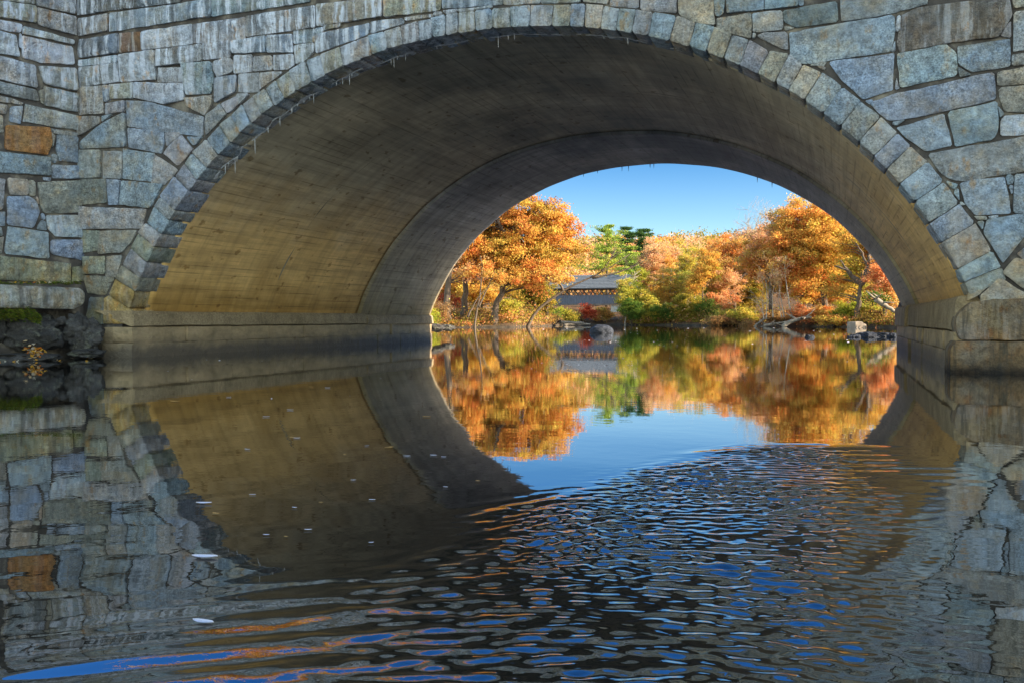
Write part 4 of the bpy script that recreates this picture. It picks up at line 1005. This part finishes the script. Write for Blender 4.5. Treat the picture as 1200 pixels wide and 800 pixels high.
def pine(label, D, bx, by, top, halfw, pal, seed, lo=.25):
    r = np.random.default_rng(seed); s = D / FPX
    base = at(bx, by, D); gz = float(ground(base[0], base[1]))
    H = at(bx, top, D)[2] - gz; base = np.array([base[0], base[1], gz])
    root = tag(empty('pine_tree', base), label, 'tree', 'pines behind the covered bridge')
    tb = Buf(); tb.tube([(0, 0, -.3), (.05, 0, H * .4), (0, .03, H * .75), (0, 0, H)], [.3, .22, .12, .02], 7)
    pts = []
    z = H * lo
    while z < H:
        f = (z - H * lo) / (H * (1 - lo)); Lm = halfw * s * (.12 + .95 * math.sin(math.pi * (.32 + .66 * f)) ** .9) * r.uniform(.6, 1.15)
        for k in range(r.integers(3, 6)):
            a = r.uniform(0, 6.28); L = Lm * r.uniform(.45, 1.15)
            d = np.array([math.cos(a), math.sin(a), 0]); up = r.uniform(.05, .3) + .5 * f
            q = [np.array([0, 0, z]) + d * L * t + np.array([0, 0, L * (up * t * t - .08 * t)]) for t in (0, .35, .7, 1)]
            tb.tube(q, [.05, .035, .025, .01], 4, cap=False)
            for t in np.linspace(.4, 1, 6):
                p = np.array([0, 0, z]) + d * L * t + np.array([0, 0, L * (up * t * t - .08 * t)])
                for m_ in range(2): pts.append(p + r.normal(0, .14 * L * t * np.array([1, 1, .2])))
        z += H * (1 - lo) / 11 * r.uniform(.75, 1.25)
    tb.build('trunk', MBARK, root)
    pts = np.array(pts); nl = 30 if pal == 'dpine' else 19; n = len(pts) * nl
    c = np.repeat(pts, nl, 0) + r.normal(size=(n, 3)) * np.array([.34, .34, .07])
    N = r.normal(size=(n, 3)) + np.array([0, 0, .8]); V, F = quads(c, N, r.uniform(.13, .26, n), r.uniform(.03, .07, n), r.uniform(0, 6.28, n))
    P0 = np.array(PAL[pal]); cc = np.repeat(P0[r.integers(0, len(P0), len(pts))], nl, 0) * np.clip(r.normal(1, .15, (n, 1)), .5, 1.5)
    mesh('crown', V, F, MNEED, root, smooth=False, cols=np.repeat(cc, 4, 0))

GL, GR, GC = 'trees on the left bank', 'trees on the right bank', 'trees beside the covered bridge'
GS = 'shrubs along the banks'
tree('oak_tree', 'big golden oak leaning right on the left bank, its crown before the sky', 72, [[(577, 380), (583, 352), (596, 318), (603, 290), (612, 258)], [(597, 316), (622, 290), (640, 262, 1)], [(603, 290), (585, 262, -1), (578, 240)]],
     [(615, 262, 52, 34, 0, 1.15), (655, 268, 28, 26, 1, .8, 'orange'), (585, 300, 52, 28, 0, .9, 'gold'), (645, 300, 38, 26, 0, .85), (628, 322, 40, 18, -1.5, .8, 'orange'), (575, 265, 40, 35, 2, 1)], 'oak', .3, .22, 80, .5, GL, seed=3)
tree('maple_tree', 'thick straight trunked orange maple right behind the left end of the vault', 70, [[(524, 374), (524, 340), (528, 300), (530, 250)]],
     [(535, 280, 38, 34, 1, 1), (545, 315, 36, 20, 1, .7, 'salmon')], 'orange', .32, .22, 75, .5, GL, seed=4)
tree('maple_tree', 'orange maple with a dark upright trunk, second from the left end of the vault', 73, [[(543, 377), (545, 345), (547, 305), (552, 260)]],
     [(558, 262, 36, 36, 2, 1), (560, 305, 36, 24, 2, .8, 'salmon')], 'gold', .3, .22, 75, .5, GL, seed=5)
tree('sapling', 'pair of thin leaning saplings left of the big oak', 69, [[(556, 376), (562, 350), (566, 318), (563, 300)], [(548, 372), (558, 352), (575, 332)], [(561, 360), (572, 336), (580, 318)]],
     [(563, 318, 16, 14, 0, .5), (578, 330, 16, 12, 0, .45)], 'orange', .1, .2, 45, .4, GL, seed=6)
tree('leaning_trunk', 'bare brown trunk leaning far out over the water before the covered bridge', 74, [[(617, 382), (624, 368), (642, 352), (668, 336), (694, 325), (718, 313), (738, 298)], [(694, 325), (716, 322), (745, 312), (760, 303)], [(660, 341), (652, 325), (640, 312)], [(705, 319), (716, 303), (722, 290)]],
     [(716, 313, 20, 9, 0, .25)], 'yg', .15, .16, 28, .35, GL, twig=45, bark=MBARK, seed=8, tip=.16, reach=.6, limbs=.3)
tree('maple_tree', 'shaded olive gold maple between the big oak and the covered bridge', 84, [[(640, 380), (642, 350), (645, 320)], [(628, 380), (627, 352), (622, 330)]],
     [(634, 345, 18, 26, 0, .9), (620, 350, 24, 22, 2, .8), (610, 330, 30, 20, 4, .8, 'gold')], 'olive', .18, .22, 70, .5, GL, seed=9)
tree('maple_tree', 'brown gold tree filling the gap left of the big oak trunk', 80, [[(565, 378), (566, 345), (568, 310)]],
     [(560, 335, 30, 24, 0, .9, 'gold'), (530, 335, 24, 24, 2, .9), (590, 350, 26, 22, 3, .8, 'olive')], 'oak', .18, .22, 70, .5, GL, seed=10)
tree('shrub', 'olive orange shrub at the far end of the left footing', 66, [[(512, 378), (511, 366)]], [(511, 366, 15, 13, 0, 1)], 'brown', .05, .16, 70, .32, GS, 'shrub', seed=11, pal2='orange')
tree('shrub', 'small yellow green shrub hard against the left footing', 62, [[(504, 380), (504, 370)]], [(505, 371, 8, 9, 0, 1)], 'yg', .04, .15, 60, .28, GS, 'shrub', seed=12)
tree('shrub', 'red shrub behind the trunks left of the oak', 76, [[(532, 372), (532, 352)]], [(531, 355, 13, 7, 0, .6), (520, 351, 8, 6)], 'red', .05, .18, 50, .35, GS, 'shrub', seed=13)
tree('shrub', 'bright yellow shrub at the right of the oak trunk', 75, [[(598, 379), (597, 362)]], [(597, 360, 15, 12, 0, 1), (590, 368, 14, 9)], 'yel', .05, .18, 60, .36, GS, 'shrub', seed=14)
tree('shrub', 'brown undergrowth bush right of the oak foot', 77, [[(560, 380), (560, 368)]], [(560, 369, 18, 8, 0, .9), (536, 370, 14, 8)], 'brown', .05, .18, 55, .35, GS, 'shrub', seed=15)
tree('shrub', 'dark green bush under the left end of the covered bridge', 92, [[(646, 378), (646, 366)]], [(643, 370, 14, 8, 0, 1), (628, 370, 12, 8)], 'green', .05, .2, 60, .4, GS, 'shrub', seed=16)
tree('shrub', 'olive bush under the middle of the covered bridge', 96, [[(668, 378), (668, 366)]], [(666, 371, 12, 7, 0, 1, 'olive'), (655, 369, 8, 8)], 'yg', .05, .2, 60, .4, GS, 'shrub', seed=17)
tree('shrub', 'vivid red shrub under the covered bridge', 98, [[(690, 378), (689, 362)]], [(688, 364, 6, 8, 0, 1.1), (694, 368, 6, 6)], 'red', .05, .2, 60, .36, GS, 'shrub', seed=18)
tree('shrub', 'brown orange bush between the red shrub and the stone pier', 100, [[(708, 379), (708, 366)]], [(708, 369, 15, 9, 0, 1, 'oak'), (677, 371, 9, 7)], 'brown', .05, .2, 55, .4, GS, 'shrub', seed=19)
pine('tallest bright yellow green pine, left of the three', 150, 711, 352, 262, 30, 'pine', 21)
pine('dark pine in the middle of the three', 166, 735, 352, 268, 20, 'dpine', 22, .3)
pine('dark ragged pine at the right of the three', 158, 755, 352, 270, 20, 'dpine', 23, .3)
pine('short bright young pine in front of the dark pines', 140, 740, 352, 291, 14, 'pine', 24, .1)
tree('birch_tree', 'olive yellow young tree covering the right end of the covered bridge', 97, [[(733, 378), (733, 350), (734, 320)], [(738, 378), (741, 345), (744, 318)]], [(733, 345, 10, 26, 0, .8, 'yel'), (743, 352, 14, 20, 0, .9), (750, 330, 12, 20, 2, .5)], 'yg', .09, .18, 60, .36, GC, bark=MBIRCH, seed=26)
tree('maple_tree', 'salmon pink tall tree right of the pines', 104, [[(768, 378), (768, 340), (767, 300), (766, 285)]], [(766, 305, 15, 24, 0, .9), (757, 330, 12, 18, 0, .7), (778, 315, 14, 24, 1, .8, 'gold'), (783, 297, 12, 16, 3, .6)], 'salmon', .14, .19, 62, .4, GC, bark=MBIRCH, seed=27)
tree('birch_tree', 'slim yellow birches in the middle of the far bank', 99, [[(777, 378), (778, 340), (776, 312)], [(786, 378), (785, 345), (787, 315)], [(770, 378), (768, 350), (766, 330)]], [(778, 338, 14, 26, 0, .75), (790, 335, 13, 26, 1, .7, 'yel'), (765, 345, 12, 20, 0, .7)], 'gold', .08, .18, 60, .38, GC, bark=MBIRCH, seed=28)
tree('maple_tree', 'yellow tree with thin bare crest in the middle of the far bank', 112, [[(806, 376), (806, 330), (806, 284)], [(800, 376), (797, 330), (795, 290)], [(812, 376), (816, 320), (820, 282)]], [(803, 305, 18, 22, 0, .6, 'yel'), (820, 310, 18, 20, 1, .5, 'salmon'), (806, 335, 22, 24, 0, .8)], 'yel', .1, .18, 55, .38, GC, twig=50, bark=MBIRCH, seed=29)
tree('maple_tree', 'pale gold tree left of the coral maple', 95, [[(822, 378), (823, 345), (826, 310)]], [(826, 312, 18, 18, 0, .9), (815, 332, 14, 14, 0, .8), (838, 325, 12, 18, 1, .8, 'yel')], 'gold', .13, .19, 65, .4, GC, seed=30)
tree('maple_tree', 'broad coral maple with low sweeping branches', 97, [[(862, 377), (860, 350), (862, 320), (868, 290)], [(861, 345), (842, 330), (832, 316)], [(863, 330), (885, 312), (895, 300)]],
     [(862, 298, 32, 24, 0, 1.05, 'orange'), (850, 328, 26, 16, -1, .9), (888, 308, 26, 24, 1, .8), (848, 353, 20, 10, -2.5, .9, 'coral'), (872, 335, 22, 16, 1, .6, 'gold'), (878, 284, 20, 14, 2, .8)], 'salmon', .22, .2, 72, .46, GR, seed=31)
tree('maple_tree', 'yellow olive tree beside the coral maple low branches', 98, [[(880, 377), (880, 350), (882, 325)]], [(882, 345, 20, 22, 0, .9), (862, 358, 18, 14, 0, .9, 'yel'), (835, 348, 16, 20, 0, .8, 'yg')], 'olive', .14, .19, 65, .42, GR, seed=32)
tree('bare_tree', 'pale leafless tree showing above the coral maple', 98, [[(884, 376), (885, 330), (888, 290), (886, 262)], [(886, 310), (878, 280), (874, 258)], [(887, 300), (898, 275), (902, 256)], [(887, 292), (890, 268), (893, 252)]], [], 'salmon', .13, .2, 50, .4, GR, bark=MBIRCH, twig=90, seed=33, tip=.12)
tree('oak_tree', 'huge golden oak rising to the edge of the vault on the right bank', 80, [[(968, 377), (966, 350), (962, 318), (958, 285), (955, 250)], [(962, 318), (940, 290), (925, 268)], [(960, 300), (985, 275), (1000, 255)]],
     [(948, 258, 36, 30, 0, 1.1, 'orange'), (925, 285, 34, 28, 0, 1, 'orange'), (965, 285, 42, 34, -1, 1.05), (985, 262, 36, 30, 2, 1), (935, 318, 32, 22, -1, .85, 'orange'), (975, 325, 34, 22, 0, .8, 'oak'), (915, 265, 18, 22, 2, .7, 'salmon')], 'gold', .3, .22, 78, .5, GR, seed=34)
tree('oak_tree', 'dark trunked oak with heavy crooked limbs beside the right end of the vault', 73, [[(1004, 376), (1006, 350), (1010, 330), (1014, 318)], [(1012, 330), (1020, 316), (1012, 300), (1005, 288)], [(1011, 333), (990, 315), (978, 312)], [(1014, 325), (1019, 300), (1018, 280)], [(1010, 335), (995, 322), (985, 305)]],
     [(1010, 285, 34, 26, 2, .9), (1000, 315, 26, 22, 2, .6, 'yel'), (1025, 305, 24, 24, 2, .7, 'orange'), (985, 340, 22, 14, 2, .6, 'oak')], 'gold', .28, .21, 70, .48, GR, seed=35)
tree('maple_tree', 'red orange maple nearest to the right end of the vault', 70, [[(1036, 376), (1037, 350), (1039, 325)]], [(1036, 330, 20, 22, 0, 1), (1048, 345, 14, 16, 0, .9, 'orange'), (1045, 310, 20, 22, 2, .9), (1030, 350, 14, 10, -1, .7, 'green')], 'coral', .18, .2, 70, .46, GR, seed=36)
tree('birch_tree', 'group of thin white leaning birch stems on the right bank', 78, [[(928, 372), (923, 345), (919, 312), (921, 300)], [(919, 372), (914, 345), (911, 320)], [(898, 374), (899, 350), (898, 330)], [(895, 374), (893, 352)], [(916, 372), (912, 352)], [(906, 372), (905, 350), (907, 335)]],
     [(918, 312, 16, 12, 0, .4), (905, 322, 20, 12, 0, .35)], 'salmon', .075, .18, 40, .38, GR, bark=MBIRCH, twig=22, seed=37)
tree('oak_tree', 'orange oak of the back row between the white birches and the huge oak', 86, [[(940, 376), (941, 345), (943, 310)], [(953, 376), (953, 345), (950, 320)]], [(945, 335, 30, 20, 0, 1), (918, 330, 26, 22, 2, .9), (965, 345, 22, 16, 0, .8, 'orange')], 'oak', .16, .21, 68, .46, GR, seed=38)
tree('maple_tree', 'golden tree of the back row under the crooked oak', 86, [[(1012, 374), (1012, 345), (1010, 310)], [(992, 374), (990, 345), (986, 320)]], [(1010, 335, 26, 24, 0, .9, 'yel'), (985, 320, 24, 26, 2, .9), (1040, 300, 26, 30, 3, .9, 'orange'), (1015, 300, 26, 24, 3, .8)], 'gold', .18, .21, 68, .46, GR, seed=39)
tree('maple_tree', 'tall salmon orange tree rising behind the white birches and the bare tree', 87, [[(902, 376), (903, 340), (902, 300), (904, 265)]], [(902, 282, 24, 28, 0, 1), (893, 308, 26, 24, 1, 1, 'orange'), (915, 300, 22, 30, 1, .9), (880, 300, 16, 20, 2, .8, 'gold')], 'salmon', .2, .2, 72, .46, GR, seed=40)
tree('maple_tree', 'amber tree of the far row behind the slim yellow birches', 128, [[(783, 374), (783, 340), (784, 300)]], [(783, 312, 17, 26, 0, 1), (772, 330, 14, 22, 0, .9), (796, 322, 14, 24, 1, .9, 'salmon')], 'gold', .2, .22, 70, .5, GC, seed=41)
tree('maple_tree', 'orange tree of the far row left of the coral maple top', 126, [[(838, 374), (838, 340), (837, 305)]], [(838, 308, 18, 24, 0, 1), (825, 326, 16, 24, 0, .9, 'salmon'), (848, 300, 14, 20, 1, .9)], 'orange', .2, .22, 70, .5, GC, seed=42)
for i, (lab, D_, x, y, rx, ry, pal_) in enumerate([
    ('leafy green bush at the water edge below the covered bridge end', 95, 740, 362, 13, 13, 'green'),
    ('tall yellow olive bush right of the green bush at the covered bridge end', 96, 760, 358, 13, 17, 'yel'),
    ('dark green bush at the water edge below the slim yellow birches', 94, 778, 366, 16, 12, 'green'),
    ('brown olive bush in the middle of the far bank', 93, 805, 362, 18, 16, 'olive'),
    ('low dark green bush left of the coral maple branches', 92, 830, 364, 14, 13, 'green'),
    ('bright yellow bush under the low coral branches', 88, 852, 369, 14, 6, 'yel'),
    ('dark red brown bush at the water edge under the coral maple', 87, 845, 376, 22, 5, 'brown'),
    ('yellow low bush right of the dark red brown bush', 86, 876, 370, 14, 8, 'yel'),
    ('small russet bush at the water edge by the driftwood', 84, 876, 379, 8, 5, 'brown'),
    ('tan dry bush around the feet of the white birches', 80, 912, 372, 20, 7, 'brown'),
    ('orange bush right of the white birches', 78, 942, 368, 17, 9, 'coral'),
    ('orange bush at the foot of the huge oak', 77, 965, 366, 13, 8, 'orange'),
    ('green bush between the huge oak and the crooked oak', 75, 986, 364, 10, 9, 'yg'),
    ('bright green bush under the crooked oak', 74, 1002, 362, 9, 10, 'yg'),
    ('dry tan brush hanging over the bank right of the pale block', 71, 1030, 374, 24, 9, 'brown'),
    ('yellow green bush left of the leaning dead log', 73, 1022, 360, 9, 7, 'yel'),
    ('orange dry brush left of the pale block', 74, 975, 375, 20, 6, 'oak')]):
    tree('shrub', lab, D_, [[(x, 380), (x, y)], [(x, 380), (x - rx * .5, y)], [(x, 380), (x + rx * .5, y)]], [(x, y, rx, ry, 0, 1.15), (x + rx * .45, y + ry * .3, rx * .6, ry * .6, -.6, 1)], pal_, .05, .17, 62, .34, GS, 'shrub', seed=60 + i)

# low brush and leaf litter that hides the shore line
n = 2600
azd = r_ = None
rg2 = np.random.default_rng(31)
azd = rg2.uniform(-7, 24.5, n); dd = rg2.random(n) ** 1.6 * 9 + .1
Rr = np.interp(azd, NA, NR) + .6; an = np.radians(azd)
ok = (azd < 3.) | (azd > 7); azd, dd, Rr, an = azd[ok], dd[ok], Rr[ok], an[ok]; n = len(azd)
x = CAM[0] + (Rr + dd) * (np.cos(an) * FW[0] + np.sin(an) * RT[0]); y = CAM[1] + (Rr + dd) * (np.cos(an) * FW[1] + np.sin(an) * RT[1])
hh = rg2.gamma(2., .14, n) * np.where(np.sin(azd * 2.1) + np.sin(azd * 5.3 + 1) > .2, 1.7, .7)
C0 = np.stack([x, y, ground(x, y) + hh * .5], 1); nl = 42
cN = C0.repeat(nl, 0) + rg2.normal(size=(n * nl, 3)) * np.stack([hh * .8 + .12, hh * .8 + .12, hh * .5], 1).repeat(nl, 0)
cols_ = np.concatenate([np.array(PAL[k]) for k in ('brown', 'oak', 'brown', 'olive', 'coral', 'yel', 'brown')])
idx = np.clip(((np.sin(azd * 1.7) + np.cos(azd * 4.1) + rg2.normal(0, .8, n) + 3) / 6 * len(cols_)).astype(int), 0, len(cols_) - 1)
V, F = quads(cN, rg2.normal(size=(n * nl, 3)) + np.array([0, 0, .6]), rg2.uniform(.05, .1, n * nl), rg2.uniform(.03, .07, n * nl), rg2.uniform(0, 6, n * nl))
o = mesh('undergrowth', V, F, MLEAF, smooth=False, cols=np.repeat(cols_[idx].repeat(nl, 0) * np.clip(rg2.normal(.8, .15, (n * nl, 1)), .4, 1.2), 4, 0))
tag(o, 'low russet brush and leaf litter along both far banks', 'undergrowth', kind='stuff')

# driftwood logs, a fallen trunk and the pale block on the right bank
def log(label, D, pts, r0, mat, roots=0, seed=1):
    r = np.random.default_rng(seed); P = [at(p[0], p[1], D + (p[2] if len(p) > 2 else 0)) for p in pts]
    o = P[0]; b = Buf(); q = smooth_path([p - o for p in P], 12); q[1:-1] += r.normal(0, .02, (10, 3))
    b.tube(q, np.linspace(r0, r0 * .45, 12) * r.uniform(.9, 1.1, 12), 8)
    for k in range(roots):
        d = r.normal(0, 1, 3); d[2] = abs(d[2]) * .6 - .2; d /= np.linalg.norm(d); L = r.uniform(.5, 1.3)
        a = q[r.integers(0, 10)]; b.tube([a, a + d * L * .5 + r.normal(0, .05, 3), a + d * L], [r0 * .45, r0 * .3, .02], 5)
    e = b.build('driftwood_log', mat, None, o); tag(e, label, 'log', 'dead logs along the right bank')
log('long grey driftwood log reaching right with forked roots in the water', 76, [(917, 383), (926, 377), (938, 373.5), (951, 371.5)], .2, MDRIFT, 8, 1)
log('low grey driftwood log lying left of the forked one', 78, [(895, 381.5), (906, 380), (918, 378)], .14, MDRIFT, 6, 2)
log('thin bleached log stuck upright in the bank left of the driftwood', 80, [(884, 383), (890, 377), (897, 372)], .1, MDRIFT, 3, 3)
log('pale dead trunk sloping down to the right end of the vault', 66, [(1026, 351), (1040, 360), (1058, 371)], .2, MDRIFT, 6, 4)
log('weathered logs and stones along the far left shore', 88, [(628, 379), (645, 378), (664, 377.5), (684, 378.5)], .22, MDRIFT, 5, 5)
log('short bleached log lying at the foot of the covered bridge', 90, [(660, 380.5), (675, 379.5), (692, 380)], .16, MDRIFT, 3, 6)
P_ = at(1005, 382.5, 69); b = Buf()
f_ = [(-.55, 0, -.6), (.5, 0, -.6), (.5, 0, .12), (.28, 0, .2), (.1, 0, .33), (-.2, 0, .36), (-.55, 0, .34)]
V = [(p[0] + rnd.uniform(-.02, .02), y_, p[2] + rnd.uniform(-.02, .02)) for y_ in (-.4, .5) for p in f_]; k_ = len(f_)
b.add(V, [tuple(range(k_)), tuple(range(2 * k_ - 1, k_ - 1, -1))] + [(i + k_, (i + 1) % k_ + k_, (i + 1) % k_, i) for i in range(k_)])
e = b.build('concrete_block', m_plain('pale_concrete', (.13, .095, .065), (.26, .2, .14), 3), None, P_, smooth=False); e.rotation_euler.z = YAW + .35
bv = e.modifiers.new('bevel', 'BEVEL'); bv.width = .04; bv.segments = 2
tag(e, 'pale broken concrete block at the water edge of the right bank', 'concrete block')

# wooded hill far behind
r = np.random.default_rng(77)
n = 5200
azd = np.radians(r.uniform(-14, 27, n)); rad = r.uniform(175, 330, n)
x = CAM[0] + rad * (np.cos(azd) * FW[0] + np.sin(azd) * RT[0]); y = CAM[1] + rad * (np.cos(azd) * FW[1] + np.sin(azd) * RT[1])
z = ground(x, y) + r.uniform(.3, 1, n) * r.choice([2.5, 4.5, 6.], n)
C0 = np.stack([x, y, z], 1); nl = 34
cN = C0.repeat(nl, 0) + r.normal(size=(n * nl, 3)) * np.array([1.2, 1.2, .6])
cols_ = np.concatenate([np.array(PAL[k]) for k in ('salmon', 'coral', 'brown', 'olive', 'salmon', 'oak', 'salmon')])
lump = (np.sin(x * .11) + np.cos(y * .09 + x * .05) + r.normal(0, .5, n)); idx = np.clip(((lump + 2.5) / 5 * len(cols_)).astype(int), 0, len(cols_) - 1)
V, F = quads(cN, r.normal(size=(n * nl, 3)) + np.array([0, 0, .6]), r.uniform(.2, .45, n * nl), r.uniform(.15, .35, n * nl), r.uniform(0, 6, n * nl))
o = mesh('forest', V, F, MLEAF, smooth=False, cols=np.repeat(cols_[idx].repeat(nl, 0) * np.clip(r.normal(1, .15, (n * nl, 1)), .6, 1.4), 4, 0))
tag(o, 'far autumn woods covering the low hill behind the covered bridge', 'forest', kind='stuff')

# sunlit woods up the left bank, seen only mirrored in the river
n = 420
x = r.uniform(-19, -7.6, n); y = r.uniform(13.5, 20, n); z = 7 + r.random(n) ** .8 * 11
C0 = np.stack([x, y, z], 1); nl = 60
cN = C0.repeat(nl, 0) + r.normal(size=(n * nl, 3)) * np.array([.7, .7, .5])
P0 = np.array(PAL['gold'] + PAL['orange'])
V, F = quads(cN, r.normal(size=(n * nl, 3)) + np.array([0, 0, .6]), r.uniform(.1, .2, n * nl), r.uniform(.08, .15, n * nl), r.uniform(0, 6, n * nl))
o = mesh('foliage', V, F, MLEAF, smooth=False, cols=np.repeat(P0[r.integers(0, len(P0), n)].repeat(nl, 0), 4, 0))
tag(o, 'golden foliage of the left bank mirrored in the ripples', 'foliage', kind='stuff')


print('LEAVES', NLEAF)

# ------------------------------------------------------------------ light
SUN_AZ = math.atan2(.9999, .014)       # clockwise from +Y, towards +X
SUN_EL = R(25)
w = bpy.data.worlds.new('World'); S.world = w; w.use_nodes = True
nt = w.node_tree; bg = nt.nodes['Background']
sky = nt.nodes.new('ShaderNodeTexSky'); sky.sky_type = 'NISHITA'; sky.sun_disc = False
sky.sun_elevation = SUN_EL; sky.sun_rotation = SUN_AZ
sky.air_density = 1.0; sky.dust_density = .2; sky.ozone_density = 2.5
# clear blue ahead (+Y), sky overhead and behind the camera (-Y) brightened as added fill for the shaded wall
gm = nt.nodes.new('ShaderNodeTexCoord'); sp_ = nt.nodes.new('ShaderNodeSeparateXYZ'); nt.links.new(gm.outputs['Generated'], sp_.inputs[0])
rp = nt.nodes.new('ShaderNodeValToRGB'); mr = nt.nodes.new('ShaderNodeMapRange'); mr.inputs[1].default_value = -1; mr.inputs[2].default_value = 1
nt.links.new(sp_.outputs[1], mr.inputs[0]); nt.links.new(mr.outputs[0], rp.inputs[0])
rp.color_ramp.elements[0].position = .38; rp.color_ramp.elements[0].color = (1.78, 1.5, 1.14, 1)
rp.color_ramp.elements[1].position = .62; rp.color_ramp.elements[1].color = (.235, .30, .385, 1)
mx = nt.nodes.new('ShaderNodeMix'); mx.data_type = 'RGBA'; mx.blend_type = 'MULTIPLY'; mx.inputs[0].default_value = 1
nt.links.new(sky.outputs[0], mx.inputs[6]); nt.links.new(rp.outputs[0], mx.inputs[7])
r2 = nt.nodes.new('ShaderNodeValToRGB'); nt.links.new(sp_.outputs[2], r2.inputs[0])     # paler at the horizon
e2 = r2.color_ramp.elements; e2[0].position = 0.; e2[0].color = (1.6, 1.45, 1.25, 1); e2[1].position = .55; e2[1].color = (.5, 1.45, 2.1, 1)
for p_, c_ in ((.08, (1.2, 1.15, 1.03)), (.165, (.46, .7, .8)), (.3, (.4, .82, 1.2))):
    e3 = e2.new(p_); e3.color = (*c_, 1)
m2 = nt.nodes.new('ShaderNodeMix'); m2.data_type = 'RGBA'; m2.blend_type = 'MULTIPLY'; fm_ = nt.nodes.new('ShaderNodeMapRange'); fm_.inputs[1].default_value = -.2; fm_.inputs[2].default_value = .35; nt.links.new(sp_.outputs[1], fm_.inputs[0]); nt.links.new(fm_.outputs[0], m2.inputs[0])
nt.links.new(mx.outputs[2], m2.inputs[6]); nt.links.new(r2.outputs[0], m2.inputs[7])
nt.links.new(m2.outputs[2], bg.inputs[0]); bg.inputs[1].default_value = .15
ld = bpy.data.lights.new('sun', 'SUN'); ld.energy = 5.0; ld.angle = R(.53); ld.color = (1, .9, .74)
lo = bpy.data.objects.new('sun', ld); COL.objects.link(lo)
dv = Vector((math.sin(SUN_AZ) * math.cos(SUN_EL), math.cos(SUN_AZ) * math.cos(SUN_EL), math.sin(SUN_EL)))
lo.rotation_euler = dv.to_track_quat('Z', 'Y').to_euler(); lo.location = (30, 0, 40)

S.view_settings.view_transform = 'Standard'; S.view_settings.look = 'None'
S.view_settings.exposure = 1.95; S.view_settings.gamma = 1; S.view_settings.use_curve_mapping = False
S.render.engine = 'CYCLES'
cy = S.cycles
cy.max_bounces = 12; cy.diffuse_bounces = 5; cy.glossy_bounces = 5; cy.transmission_bounces = 4; cy.transparent_max_bounces = 8
cy.caustics_reflective = True; cy.blur_glossy = .5; cy.sample_clamp_indirect = 6
cy.use_denoising = True
